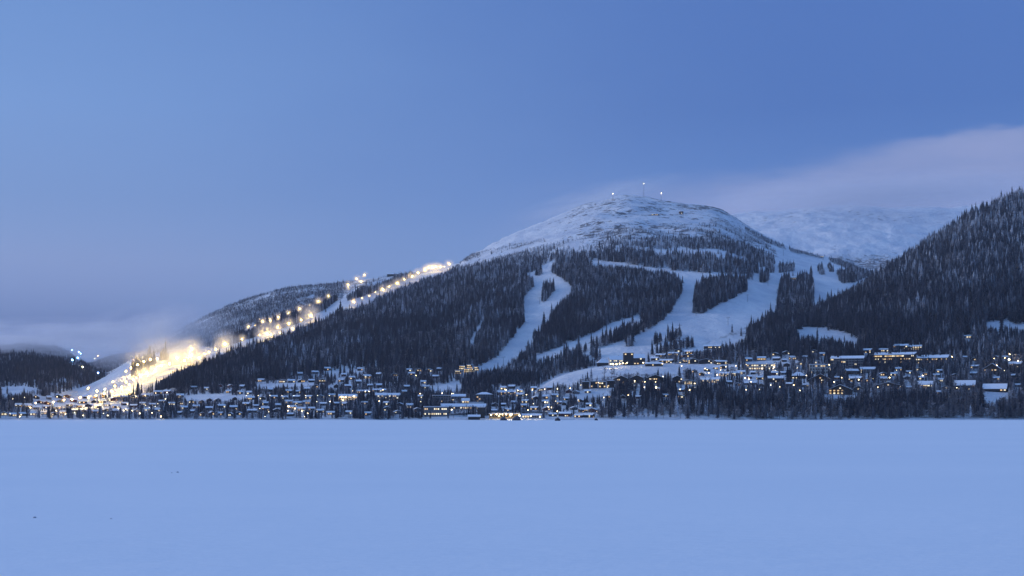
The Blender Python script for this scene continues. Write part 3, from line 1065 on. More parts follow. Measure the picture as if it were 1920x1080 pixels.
    if w > 9 and floors >= 2 and cols <= 8 and cat == 'house':
        z1 = fh - .15
        vs, fs = merge([boxd(-W2 * .8, W2 * .8, -D2 - 1.3, -D2 - .1, z1 - .15, z1), boxd(-W2 * .8, W2 * .8, -D2 - 1.3, -D2 - 1.22, z1 + .003, z1 + .75)])
        mesh_obj('balcony', vs, fs, WALLS[wall], parent=e)
    BLOCK.append((u - wpx / 2, u + wpx / 2, v - hpx, v, y))
    return e, (x, y, z, w, wh, rh, dep)


def lights_on():
    pass


def glow_light(loc, watts, col=(1, .82, .55), r=.6, parent=None):
    l = bpy.data.lights.new('lamp_light', 'POINT')
    l.energy = watts; l.color = col; l.shadow_soft_size = r
    o = bpy.data.objects.new('lamp_light', l)
    COL.objects.link(o)
    o.location = loc
    if parent: o.parent = parent
    return o


ORD = ['first', 'second', 'third', 'fourth', 'fifth', 'sixth', 'seventh', 'eighth', 'ninth', 'tenth', 'eleventh', 'twelfth', 'thirteenth', 'fourteenth',
       'fifteenth', 'sixteenth', 'seventeenth', 'eighteenth', 'nineteenth', 'twentieth', 'twenty-first', 'twenty-second', 'twenty-third', 'twenty-fourth']

# ---- large buildings, each read off the photograph (u, foot row, width px, height px)
building(1677, 682, 76, 22, 'long three-storey hotel with rows of lit windows, left of the two on the right slope', 'hotel', 'shed', 'brown', 3, 17, .72,
         dep=26, rot=-10, roofpx=5, strip=True)
building(1746, 683, 62, 18, 'long two-storey hotel wing with square lit windows, right of the two on the right slope', 'hotel', 'shed', 'dark', 2, 15, .78,
         dep=24, rot=-8, roofpx=6)
building(1689, 655, 30, 12, 'small chalet above the three-storey hotel with a lit corner', 'house', 'shed', 'brown', 2, 6, .45, rot=-5)
building(1716, 656, 30, 11, 'chalet above the gap between the two long hotels', 'house', 'shed', 'brown', 2, 6, .5, rot=-6)
building(1627, 662, 18, 10, 'dark chalet left of the three-storey hotel with two lit panes', 'house', 'gable', 'brown', 2, 4, .5)
building(1656, 660, 20, 8, 'low chalet just above the left end of the three-storey hotel', 'house', 'gable', 'brown', 1, 5, .6)
building(1589, 690, 60, 23, 'grey stepped apartment block with stacked snowy balconies left of the long hotel', 'apartment', 'shed', 'grey', 4, 11, .10, dep=20, rot=-4,
         roofpx=5, strip=True)
building(1535, 701, 34, 18, 'pale flat-roofed block with its front lit by lamps along the roof edge', 'apartment', 'flat', 'pale', 3, 7, .18, dep=12, rot=4)
building(1454, 717, 34, 14, 'low row house with a stepped snowy roof left of the pagoda-roofed house', 'house', 'gable', 'brown', 2, 7, .25, rot=3)
building(1497, 710, 30, 15, 'house with a broad hipped snowy roof and corner lamps', 'house', 'hip', 'brown', 2, 5, .3, rot=5, roofpx=7)
building(1538, 720, 48, 22, 'wide dark gabled chalet below the pale flat-roofed block', 'house', 'gablefront', 'brown', 2, 6, .2, rot=0, roofpx=10)
building(1576, 740, 50, 22, 'wide gabled chalet with a long lit balcony window above the snowy bank', 'house', 'gablefront', 'brown', 2, 6, .55, rot=-4, roofpx=9)
building(1610, 736, 20, 15, 'small gabled house right of the chalet with the long lit balcony', 'house', 'gablefront', 'brown', 2, 3, .3, rot=0)
building(1597, 702, 28, 12, 'low chalet under the grey stepped apartment block', 'house', 'gable', 'brown', 1, 5, .2)
building(1627, 700, 32, 14, 'pale-fronted chalet with a snowy roof between grey block and hotel', 'house', 'gable', 'grey', 2, 5, .25)
building(1604, 716, 28, 12, 'two-level house above the small gabled house', 'house', 'gable', 'brown', 2, 5, .2)
building(1665, 731, 62, 17, 'wide low gabled chalet under the long hotel', 'house', 'gablefront', 'brown', 2, 8, .18, rot=2, roofpx=7)
building(1735, 729, 32, 17, 'chalet with one bright horizontal lit balcony strip', 'house', 'gable', 'brown', 2, 3, .35, rot=-8, roofpx=7, strip=True)
building(1809, 732, 44, 22, 'dark chalet with a broad bright snowy roof, left of the two above the shore birches', 'house', 'gable', 'dark', 2, 6, .22, rot=-4, roofpx=9)
building(1866, 735, 50, 18, 'long dark chalet with a broken snowy roofline, right of the two above the shore birches', 'house', 'gable', 'dark', 1, 7, .25, rot=-8, roofpx=9)
building(1861, 702, 36, 24, 'tall gabled chalet with bright lamps at its front near the right edge', 'house', 'gablefront', 'brown', 2, 5, .5, rot=-6, roofpx=10)
building(1828, 691, 18, 8, 'small hut with a snowy roof left of the tall lamp-lit chalet', 'house', 'gable', 'brown', 1, 3, .1)
building(1826, 704, 16, 8, 'small shed with a snowy roof under the hut', 'house', 'gable', 'brown', 1, 3, .2)
building(1905, 690, 26, 14, 'snow-roofed chalet at the right edge of the village', 'house', 'gable', 'brown', 2, 5, .4)
building(1815, 634, 16, 7, 'lonely lit cabin high in the right forest', 'house', 'gable', 'pale', 1, 3, .8)
lodge, LG = building(1158, 685, 32, 18, 'floodlit cream mountain lodge at the top of the snowy meadow', 'lodge', 'gable', 'pale', 2, 9, .7, dep=14, rot=8, roofpx=7)
building(1178, 685, 18, 24, 'dark tower house standing right behind the floodlit lodge', 'lodge', 'flat', 'dark', 4, 3, .12, dep=12, rot=8, name='tower_house')
building(1198, 684, 22, 20, 'tall dark lodge annex right of the tower house', 'lodge', 'gable', 'brown', 3, 4, .25, dep=13, rot=6)
building(1131, 686, 22, 14, 'dark round-roofed barn left of the floodlit lodge', 'barn', 'hip', 'dark', 1, 3, 0, dep=14, rot=10, roofpx=8, name='barn')
building(1226, 687, 38, 9, 'long low building right of the lodge along the meadow edge', 'house', 'gable', 'brown', 1, 8, .15, rot=2)
building(1336, 654, 36, 9, 'long lit building above the right end of the chalet rows', 'house', 'gable', 'brown', 1, 8, .45, rot=-5)
building(1403, 678, 14, 9, 'lit chalet alone at the left end of the road under the forest', 'house', 'gable', 'brown', 1, 3, .6)
building(1428, 676, 18, 9, 'chalet with a row of lit windows above the bright snowfield', 'house', 'gable', 'brown', 1, 5, .8)
building(1456, 676, 15, 8, 'dark chalet above the right end of the bright snowfield', 'house', 'gable', 'brown', 1, 4, .1)
building(1486, 675, 13, 9, 'chalet with two lit windows at the foot of the forest', 'house', 'gable', 'brown', 1, 3, .7)
building(1427, 694, 54, 12, 'long pale building behind bright lamps under the snowfield', 'apartment', 'flat', 'pale', 2, 12, .45, dep=10, rot=-2)
# village centre by the bridge
building(818, 781, 46, 19, 'lakeside hotel with two long strings of lit windows left of the bridge', 'hotel', 'flat', 'grey', 2, 13, .85, dep=16, rot=3)
building(869, 768, 84, 11, 'long low building with a lit arcade behind the lakeside hotel', 'apartment', 'gable', 'grey', 1, 19, .6, dep=14, rot=0, roofpx=5)
building(873, 760, 14, 13, 'small bright lit building in the village centre', 'apartment', 'gable', 'yellow', 2, 3, 1, dep=9, rot=0)
building(908, 754, 30, 19, 'grey block with rows of windows and a low pyramid roof in the village centre', 'apartment', 'hip', 'grey', 4, 7, .16, dep=14, rot=0, roofpx=4)
building(893, 762, 28, 8, 'low lit shop front left of the grey block', 'apartment', 'flat', 'pale', 1, 6, .9, dep=10, rot=0)
building(828, 755, 34, 14, 'plain grey block above the left part of the village centre', 'apartment', 'flat', 'grey', 3, 7, .14, dep=12, rot=4)
building(860, 751, 26, 12, 'grey block in the middle of the village centre', 'apartment', 'gable', 'grey', 3, 5, .12, dep=12, rot=-3)
building(902, 784, 14, 21, 'dark windowless tower shed beside the bridge', 'apartment', 'flat', 'dark', 3, 2, 0, dep=9, rot=0, name='boat_shed')
building(889, 787, 22, 9, 'low dark boathouse left of the tower shed on the shore', 'apartment', 'gable', 'dark', 1, 3, .2, dep=9, rot=0, name='boathouse')
building(946, 785, 58, 10, 'low hall with bright lamps under the bridge at the shore', 'apartment', 'flat', 'yellow', 1, 11, .55, dep=12, rot=0, name='station_hall')
building(997, 784, 36, 8, 'low snow-roofed annex right of the lit hall at the shore', 'apartment', 'gable', 'grey', 1, 8, .35, dep=10, rot=0)
building(727, 751, 46, 14, 'pale apartment block with three lit window rows left of the village centre', 'apartment', 'gable', 'pale', 3, 13, .42, dep=14, rot=2, roofpx=4)
building(652, 751, 34, 12, 'brightly lit apartment block above the dark shore wood', 'apartment', 'gable', 'pale', 2, 10, .8, dep=12, rot=4, roofpx=4)
building(875, 699, 12, 9, 'leftmost lit cube house under the central ski run', 'house', 'flat', 'brown', 2, 4, .9, rot=0)
for i, (a, b_2, w_) in enumerate([(859, 702, 13), (871, 701, 0), (884, 698, 13), (893, 695, 10), (866, 693, 12), (880, 691, 12)]):
    if w_:
        building(a, b_2, w_, 9, ['lowest lit cube house in the cluster under the central ski run', '', 'lit cube house third along the lower line under the central ski run',
                 'rightmost lit cube house against the snow of the central ski run', 'upper left lit cube house under the central ski run',
                 'upper middle lit cube house under the central ski run'][i], 'house', 'flat', 'brown', 2, 4, .85, rot=5)

ROWS = [  # name in the label, [(u, v, w, h)], wall, lit, style
    ('the top chalet row right of the lodge', [(1272, 661, 16, 8), (1292, 664, 17, 9)], 'brown', .5, 'gable'),
    ('the middle chalet row right of the lodge', [(1239, 670, 20, 8), (1263, 667, 22, 8), (1288, 670, 24, 7)], 'brown', .5, 'gable'),
    ('the lower chalet row right of the lodge', [(1228, 676, 15, 8), (1250, 681, 28, 9), (1281, 681, 18, 9), (1300, 682, 22, 12), (1323, 682, 28, 11),
                                                          (1352, 683, 28, 9)], 'brown', .35, 'gable'),
    ('the big gables below the meadow', [(1164, 720, 30, 18), (1194, 719, 30, 18), (1228, 719, 36, 19), (1270, 718, 22, 16)], 'dark', .2, 'gablefront'),
    ('the terraces left of the big gables', [(1098, 729, 15, 16), (1114, 728, 15, 16), (1129, 728, 15, 15), (1145, 727, 15, 16)], 'brown', .3, 'flat'),
    ('the lit terraces right of the gables', [(1290, 721, 34, 10), (1322, 719, 20, 12), (1343, 718, 18, 12)], 'pale', .45, 'gable'),
    ('the lamp-lit line right of the meadow', [(1358, 706, 22, 10), (1378, 705, 18, 10), (1390, 702, 16, 9)], 'pale', .6, 'gable'),
    ('the small roofs above the right shore', [(1049, 758, 10, 7), (1058, 760, 9, 7), (1076, 769, 14, 8), (1093, 773, 17, 9), (1112, 773, 18, 9)], 'brown', .2, 'gable'),
    ('the shore houses right of the bridge', [(1036, 781, 16, 8), (1060, 781, 26, 10), (1086, 783, 18, 8), (1104, 783, 22, 9)], 'brown', .2, 'gable'),
    ('the scattered houses above the bridge', [(985, 756, 14, 8), (1003, 750, 13, 8), (1022, 757, 14, 8), (1040, 745, 14, 8), (1002, 769, 16, 8), (1024, 770, 15, 8)], 'brown', .3, 'gable'),
    ('the rise beside the village centre', [(940, 741, 18, 10), (958, 740, 18, 9), (944, 731, 12, 8), (975, 744, 14, 8)], 'brown', .4, 'gable'),
    ('the top line under the left forest', [(490, 716, 14, 7), (530, 718, 17, 8), (546, 718, 15, 8), (565, 717, 14, 7), (584, 717, 12, 7), (604, 718, 15, 9), (640, 716, 12, 7),
                                                     (660, 712, 12, 8), (688, 710, 16, 9), (740, 706, 13, 7), (772, 704, 13, 7), (805, 698, 14, 8)], 'brown', .4, 'gable'),
    ('the middle street of the left town', [(470, 750, 15, 8), (492, 750, 14, 8), (513, 748, 15, 8), (534, 749, 14, 8), (556, 748, 15, 8), (579, 748, 15, 8), (601, 747, 14, 8),
                                              (622, 745, 14, 8), (681, 738, 26, 8), (705, 735, 13, 7), (718, 735, 14, 7)], 'brown', .35, 'gable'),
    ('the brightest part of the left town', [(541, 757, 15, 8), (558, 760, 17, 9), (575, 758, 15, 8), (549, 768, 16, 9), (566, 771, 17, 9), (584, 770, 14, 8)], 'pale', .6, 'gable'),
    ('the lowest street of the left town', [(345, 768, 15, 8), (368, 766, 14, 8), (392, 769, 15, 8), (415, 765, 15, 8), (438, 768, 16, 9), (462, 762, 15, 9), (473, 774, 20, 8),
                                            (497, 770, 16, 9), (518, 773, 15, 8), (600, 774, 14, 8), (498, 760, 13, 8)], 'brown', .35, 'gable'),
    ('the row inside the dark shore wood', [(620, 778, 16, 8), (655, 777, 14, 8), (690, 779, 14, 8), (725, 770, 15, 9), (745, 777, 16, 9), (768, 765, 14, 10), (782, 772, 14, 9),
                                                   (750, 762, 13, 8)], 'grey', .3, 'gable'),
    ('the line beside the floodlit run', [(155, 757, 18, 8), (190, 756, 16, 8), (212, 752, 16, 8), (232, 748, 15, 8), (252, 748, 14, 8), (272, 745, 14, 8), (296, 739, 17, 8),
                                                   (314, 738, 15, 8), (338, 746, 15, 9)], 'brown', .45, 'gable'),
    ('the second line below the floodlit run', [(130, 762, 13, 7), (148, 764, 13, 7), (166, 763, 12, 7), (184, 765, 13, 7), (200, 762, 13, 7), (217, 765, 13, 7), (234, 760, 13, 7),
                                               (251, 764, 14, 7), (268, 760, 13, 7), (286, 762, 14, 7), (304, 756, 14, 7), (322, 760, 13, 7)], 'brown', .5, 'gable'),
    ('the third line below the floodlit run', [(140, 773, 12, 7), (158, 774, 12, 7), (178, 775, 13, 7), (198, 772, 12, 7), (216, 774, 12, 7), (236, 771, 13, 7), (256, 773, 13, 7),
                                                           (276, 771, 12, 7), (296, 772, 12, 7)], 'red', .5, 'gable'),
    ('the shore line at the far left', [(8, 779, 12, 8), (24, 781, 14, 8), (42, 780, 13, 8), (62, 779, 12, 8), (82, 777, 12, 7), (100, 779, 12, 7), (118, 776, 12, 7)], 'red', .5, 'gable'),
    ('the hamlet by the far left lamp', [(35, 764, 13, 9), (52, 767, 14, 12), (68, 768, 13, 8), (88, 766, 13, 7), (108, 767, 12, 7)], 'yellow', .5, 'gable'),
    ('the wood above the big right chalets', [(1425, 712, 14, 8), (1412, 722, 13, 8), (1480, 724, 14, 8), (1510, 726, 13, 8), (1700, 712, 14, 8), (1765, 716, 13, 8), (1655, 705, 14, 8)], 'brown', .3, 'gable'),
]
WALLMIX = {'brown': ['brown', 'brown', 'dark', 'red', 'grey'], 'red': ['red', 'brown', 'yellow', 'pale'], 'pale': ['pale', 'grey', 'white'], 'grey': ['grey', 'brown', 'grey', 'white'],
           'dark': ['dark'], 'yellow': ['yellow', 'pale', 'red']}
ADJ = {'brown': 'brown timber', 'dark': 'black-stained timber', 'red': 'red timber', 'grey': 'grey-walled', 'pale': 'pale-walled', 'white': 'white timber', 'yellow': 'yellow timber'}
for nm, lst, wl, lt_, sty in ROWS:
    lst = sorted(lst)
    for i, (a, v_, w_, h_) in enumerate(lst):
        wc = rb.choice(WALLMIX[wl])
        st_ = sty if sty != 'gable' else rb.choice(['gable', 'gable', 'gablefront'])
        place = 'leftmost' if i == 0 else ('rightmost' if i == len(lst) - 1 else ORD[i] + ' from the left')
        building(a, v_, w_, h_, '%s house, %s in %s' % (ADJ[wc], place, nm), 'house', st_, wc, 2 if h_ > 8 else 1, max(2, int(w_ / 4.2)), lt_,
                 rot=None if sty == 'gable' else rb.uniform(-3, 5), group='houses in ' + nm)

# small cabins tucked between the trees
CABINS = [('the trees left of the village centre', 590, 800, 724, 768, 14), ('the upper trees of the left town', 345, 590, 722, 745, 12),
          ('the lower trees of the left town', 335, 600, 750, 782, 16), ('the far left meadow edge', 60, 240, 745, 780, 14),
          ('the trees right of the bridge', 925, 1110, 728, 782, 18), ('the wood below the big gables', 1120, 1300, 724, 748, 7),
          ('the trees above the pale flat-roofed block', 1400, 1560, 662, 730, 14), ('the trees below the snowfield road', 1300, 1420, 690, 728, 9),
          ('the trees around the long hotels', 1560, 1780, 690, 740, 14), ('the trees by the lamp-lit chalet', 1780, 1915, 668, 728, 9),
          ('the forest edge above the left town', 560, 850, 690, 722, 12)]
rc = random.Random(77)
for nm, u0, u1, v0, v1, n_ in CABINS:
    got = []
    for _ in range(600):
        if len(got) >= n_: break
        a, b_2 = rc.uniform(u0, u1), rc.uniform(v0, v1)
        w_ = rc.uniform(8, 13)
        if any(a + w_ / 2 + 2 > q0 and a - w_ / 2 - 2 < q1 and b_2 > qt - 1 and b_2 - 7 < qb + 1 for q0, q1, qt, qb, _y in BLOCK): continue
        if any(abs(a - g[0]) < 13 and abs(b_2 - g[1]) < 8 for g in got): continue
        got.append((a, b_2, w_))
    got.sort()
    for i, (a, b_2, w_) in enumerate(got):
        wc = rc.choice(['brown', 'dark', 'brown', 'red', 'dark', 'grey'])
        place = 'leftmost' if i == 0 else ('rightmost' if i == len(got) - 1 else ORD[i] + ' from the left')
        building(a, b_2, w_ * 1.1, rc.uniform(6.5, 9), 'small %s cabin, %s in %s' % (ADJ[wc], place, nm), 'house', rc.choice(['gable', 'gablefront', 'gable']), wc, 1, rc.choice([2, 3]),
                 .2, name='cabin', group='cabins in ' + nm, sides=False)

# the floodlit lodge front: lamps standing before it
# ---------------------------------------------------------------- lamps
def lamp(u, v, height, r, glow, name, label, cat, group, watts=0, col=(1, .82, .55), mist=0):
    """mast whose head shows at (u, v)"""
    px = height * F / 2400
    for _ in range(4):
        x, y, z = hit(u, min(v + px, 787.2))
        px = height * F / y
    zt = zof(v, y)
    height = max(zt - z, height * .5)
    LBLOCK.append((u, v, y, 2 + r * 1.1))
    e = bpy.data.objects.new(name, None); COL.objects.link(e)
    e.location = (x, y, z)
    tag(e, label, cat, group)
    vs, fs = tube((0, 0, -1.5), (0, 0, height - r * .9), .16, .09, 5)
    vs2, fs2 = tube((0, 0, height - r * .9), (0, 0, height - r * .6), .2, r * .7, 6)
    mesh_obj('mast', *merge([(vs, fs), (vs2, fs2)]), M['steel'], parent=e)
    mesh_obj('lamp_head', *ball((0, 0, height), r, 8, 6), glow, parent=e)
    if watts:
        glow_light((0, -r * 1.5, height + .2), watts, col, r, e)
    return x, y, z + height


HALO_PTS = []
FL = [(842, 495, 3), (833, 500, 1), (826, 500, 2), (818, 500, 3), (811, 502, 3), (804, 502, 3), (797, 506, 3), (784, 512, 3), (773, 518, 3), (758, 524, 2), (745, 531, 3), (730, 537, 2),
      (718, 543, 3), (704, 548, 1), (692, 555, 1), (679, 559, 1), (663, 566, 2),
      (683, 515, 2), (669, 523, 3), (677, 528, 2), (653, 534, 3), (616, 555, 2), (597, 565, 3), (580, 572, 1), (562, 579, 3), (541, 587, 2), (522, 595, 3), (507, 601, 3),
      (493, 603, 3), (583, 592, 4), (565, 600, 2), (542, 607, 3), (549, 616, 2), (521, 614, 3), (501, 626, 4), (487, 628, 1), (508, 628, 2), (525, 624, 1), (454, 636, 2), (422, 645, 4), (405, 655, 2), (392, 660, 2),
      (466, 612, 2), (478, 610, 1), (384, 664, 2), (374, 671, 3), (360, 655, 4), (357, 668, 4), (346, 676, 3), (332, 671, 4), (318, 682, 3), (302, 686, 3), (291, 696, 3), (277, 700, 3), (264, 704, 3), (250, 712, 2), (236, 716, 2),
      (295, 673, 3), (282, 674, 3), (270, 678, 3), (258, 684, 3), (246, 690, 3), (236, 696, 2), (215, 724, 2), (196, 730, 2), (165, 728, 2), (180, 742, 3), (150, 746, 3), (120, 750, 2), (228, 726, 3), (210, 734, 3), (196, 738, 3), (182, 733, 2), (166, 745, 3), (100, 754, 2), (135, 749, 2), (243, 722, 3), (212, 716, 2)]
NAMES_FL = 'floodlight masts along the lit ski runs'


def fl_seg(a, b_):
    if a > 780: return 'in the brightest cluster at the top'
    if 645 < a < 690 and b_ < 537: return 'on the upper left ridge'
    if a > 655: return 'in the line below the mountain station'
    if a > 484: return 'in the upper line of the double row' if b_ < 612 - (a - 485) * .33 else 'in the lower line of the double row'
    if a > 370: return 'above the dark forest edge'
    if b_ < 700 and a < 296 or a < 225: return 'on the far edge of the wide run'
    return 'on the near edge of the wide run'


segn = {}
for a, b_2, s_ in sorted(FL, key=lambda q: -q[0]):
    W_ = [0, 7000, 15000, 27000, 52000][s_] * (1.0 if a > 370 else 1.5 if a > 256 else 2.6)
    sg = fl_seg(a, b_2); k_ = segn.get(sg, 0); segn[sg] = k_ + 1
    x, y, z = lamp(a, b_2, 16, [0, 1.1, 1.9, 2.6, 3.4][s_] * (1 if a > 256 else .3), FLOOD, 'floodlight_mast',
                   '%s floodlight, %s from the right %s' % (['', 'faint', 'small', 'bright', 'very bright'][s_], ORD[k_], sg),
                   'floodlight', NAMES_FL, W_, (1, .66, .16))
    if s_ > 1 and (a > 350 or s_ == 4 or (a > 255 and b_2 > 684)): HALO_PTS.append((x, y, z, [0, 0, 19, 25, 42][s_]))
BL = [(135, 656, 1), (148, 660, 2), (151, 663, 2), (146, 671, 3), (136, 675, 2), (184, 699, 2)]
for i, (a, b_2, s_) in enumerate(BL):
    x, y, z = lamp(a, b_2, 12, 1.2 + .5 * s_, BLUEB, 'blue_lamp_mast', 'cold blue lamp behind the dark left hill, %s from the left and top' % ORD[i], 'lamp',
         'blue lamps behind the dark left hill', 40000, (.25, .5, 1))
BLUEPT = (148, 668, y)
for i, (a, b_2) in enumerate([(155, 688), (178, 672), (184, 667)]):
    lamp(a, b_2, 12, 2.0, FLOOD, 'floodlight_mast', 'warm lamp on the far left hill, %s from the left' % ORD[i], 'floodlight', 'warm lamps on the far left hill', 20000, (1, .82, .5))

SL = ([(462 + 22.2 * i, 741.5, 0) for i in range(8)] +
      [(67, 756, 3), (302, 781, 2), (165, 728, 0), (57, 764, 2), (105, 770, 1), (37, 781, 1), (19, 776, 0), (46, 745, 0), (24, 748, 0), (107, 744, 1), (67, 744, 0), (157, 761, 1), (188, 757, 1), (206, 750, 1),
       (239, 757, 1), (222, 766, 1), (236, 767, 1), (262, 775, 2), (248, 770, 1), (285, 774, 1), (202, 779, 1), (194, 775, 0), (140, 773, 0), (156, 779, 1), (123, 776, 1), (232, 770, 1), (273, 760, 0), (291, 762, 0), (313, 736, 2),
       (292, 737, 1), (272, 741, 1), (255, 743, 1), (310, 748, 1), (296, 757, 0), (280, 764, 0)] +
      [(541, 762, 3), (553, 766, 2), (540, 770, 1), (566, 771, 1), (577, 775, 1), (497, 781, 0), (504, 772, 0), (487, 766, 0), (571, 781, 0), (648, 745, 2), (641, 744, 2), (655, 743, 2), (664, 743, 2), (643, 750, 1),
       (619, 753, 1), (594, 753, 0), (740, 741, 2), (745, 742, 1), (711, 752, 1), (685, 734, 1), (692, 734, 1), (661, 733, 0), (718, 731, 1), (780, 704, 1), (788, 738, 1), (789, 753, 0), (849, 741, 1), (850, 738, 0),
       (829, 737, 1), (847, 738, 1), (858, 741, 3), (874, 748, 3), (847, 768, 2), (949, 777, 2), (958, 777.5, 4), (974, 779, 3), (995, 780, 2), (931, 777, 2), (937, 777, 1), (921, 778, 2), (942, 777, 1), (1012, 782, 1),
       (948, 731, 3), (971, 732, 1), (998, 731, 1), (987, 740, 1), (1021, 730, 1), (1045, 729, 1), (1069, 728, 1), (1022, 754, 1), (1034, 764, 1), (1042, 752, 0), (1028, 763, 1), (1000, 757, 0), (990, 769, 1), (1045, 771, 1),
       (1084, 750, 0), (1132, 745, 1), (1178, 741, 1), (1139, 726, 0), (1089, 722, 0), (1117, 718, 1), (1122, 717, 1), (1172, 712, 1), (1196, 711, 2), (1190, 714, 1), (1209, 716, 1), (1229, 716, 1), (1208, 726, 1), (1230, 726, 2),
       (1243, 706, 1), (1271, 708, 1), (1303, 719, 2), (1293, 731, 2), (1275, 730, 1), (1278, 686, 2), (1242, 682, 1), (1322, 691, 2), (1326, 693, 1), (1329, 699, 1), (1361, 688, 1), (1345, 703, 2), (1351, 694, 1), (1380, 686, 1),
       (1400, 683, 3), (1416, 686, 1), (1429, 691, 2), (1451, 688, 3), (1450, 691, 1), (1397, 709, 2), (1404, 711, 2), (1408, 716, 1), (1399, 731, 1), (1488, 722, 2), (1445, 722, 1), (1462, 725, 1), (1424, 730, 0), (1500, 732, 1),
       (1512, 704, 1), (1536, 684, 2), (1545, 684, 2), (1555, 684, 2), (1551, 693, 2), (1564, 716, 2), (1610, 712, 2), (1578, 708, 1), (1668, 708, 2), (1730, 704, 1), (1646, 726, 1), (1780, 735, 2), (1893, 664, 3), (1884, 671, 2),
       (1892, 674, 4), (1909, 677, 3), (1864, 672, 1), (1854, 687, 3), (1863, 686, 2), (1869, 685, 2), (1866, 694, 3), (1883, 695, 1), (1495, 690, 1), (1785, 669, 2), (1794, 727, 1), (1878, 725, 1), (1637, 710, 1), (1681, 694, 0),
       (1145, 683, 2), (1150, 683, 3), (1156, 683, 3), (1162, 682, 3), (1168, 681, 2), (1176, 680, 2), (1186, 666, 1), (1206, 680, 2)])
SL = sorted(set(SL))
side = lambda a: 'far left village' if a < 330 else 'left town' if a < 640 else 'dark shore wood' if a < 790 else 'village centre' if a < 920 else 'bridge' if a < 1080 else \
    'meadow' if a < 1300 else 'bright snowfield' if a < 1480 else 'pale flat-roofed block' if a < 1600 else 'long hotel' if a < 1800 else 'lamp-lit chalet'
cnt = {}
for a, b_2, s_ in SL:
    q = side(a)
    mid = sorted(w_[1] for w_ in SL if side(w_[0]) == q)
    q = ('upper ' if b_2 < mid[len(mid) // 2] else 'lower ') + 'lamps by the ' + q
    cnt[q] = cnt.get(q, 0) + 1
    tall = 6
    lamp(a, b_2, tall, [.42, .55, .75, 1.0, 1.5][s_], BULB, 'street_lamp', '%s street lamp, %s from the left of the %s' %
         (['faint', 'small', 'clear', 'bright', 'very bright'][s_], ORD[cnt[q] - 1], q), 'street lamp', 'street lamps across the village',
         [0, 400, 900, 2400, 7000][s_], (1, .76, .42))

# ---------------------------------------------------------------- lifts, masts, bridge, small things
def pylon(u, v, h, label):
    x, y, z = hit(u, v)
    e = bpy.data.objects.new('lift_pylon', None); COL.objects.link(e); e.location = (x, y, z)
    e.rotation_euler = (0, 0, R(-20))
    tag(e, label, 'lift pylon', 'ski lift pylons on the snow runs')
    mesh_obj('mast', *tube((0, 0, -2), (0, 0, h), .55, .32, 8), M['steel'], parent=e)
    mesh_obj('crossarm', *boxd(-3.2, 3.2, -.25, .25, h, h + .5), M['steel'], parent=e)
    for sx in (-1, 1):
        mesh_obj('sheave', *boxd(sx * 3 - .25, sx * 3 + .25, -1.6, 1.6, h - .5, h - .02), M['steel'], parent=e)
for u_, v_, h_, l_ in [(944, 686, 16, 'lift pylon on the central ski run just above the trees'), (1254, 640, 22, 'left lift pylon of the two beside the spruces on the big ski run'),
                       (1275, 634, 24, 'right lift pylon of the two beside the spruces on the big ski run'), (1469, 480, 18, 'lift pylon on the saddle under the summit slope'),
                       (1440, 536, 16, 'lift pylon beside the small spruce clump at mid height'), (1305, 592, 16, 'lift pylon at the lower tip of the long spruce clump'),
                       (1365, 610, 15, 'lift pylon low on the big ski run near its right edge'), (1012, 570, 14, 'lift pylon in the upper bowl of the central ski run'),
                       (1402, 566, 15, 'lift pylon in the middle of the big ski run')]:
    pylon(u_, v_, h_, l_)


def summit_mast(u, v_top, v_base, label):
    x, y, z = hit(u, v_base)
    h = zof(v_top, y) - z
    e = bpy.data.objects.new('summit_mast', None); COL.objects.link(e); e.location = (x, y, z)
    tag(e, label, 'mast', 'lit masts on the summit')
    s_ = 1.6
    parts = [tube((a * s_, b_ * s_, -3), (a * .3, b_ * .3, h), .32, .2, 4) for a in (-1, 1) for b_ in (-1, 1)]
    mesh_obj('lattice', *merge(parts), M['steel'], parent=e)
    for k in range(1, 6):
        q = s_ + (.3 - s_) * k / 6
        mesh_obj('brace', *boxd(-q, q, -q, q, h * k / 6, h * k / 6 + .35), M['steel'], parent=e)
    mesh_obj('lamp_head', *ball((0, 0, h + 1.6), 1.5, 8, 6), BULB, parent=e)
    glow_light((0, -3.4, h + 2), 7000, (1, .8, .5), 1, e)
summit_mast(1149, 364, 374, 'left lit mast on the shoulder of the snowy summit')
summit_mast(1207, 345, 370, 'tallest lit mast on the top of the snowy summit')
summit_mast(1240, 363, 378, 'right lit mast on the top of the snowy summit')
building(1277, 401, 7, 5, 'dark square station hut on the bare summit slope', 'hut', 'flat', 'dark', 2, 3, .3, dep=18, rot=10)
building(1229, 404, 14, 4, 'low lit hut half way up the bare summit slope', 'hut', 'gable', 'brown', 1, 5, .9, dep=14, rot=8)
building(1488, 525, 10, 7, 'little lift station with one light above the square spruce clump', 'hut', 'gable', 'brown', 1, 3, .4, dep=10, rot=0)
building(1541, 482, 7, 3, 'tiny lit hut on the crest of the saddle', 'hut', 'gable', 'pale', 1, 2, .9, dep=9, rot=0)
building(737, 516, 22, 6, 'low dark mountain station on the upper left ridge between the lit runs', 'hut', 'gable', 'dark', 1, 5, .2, dep=20, rot=0)


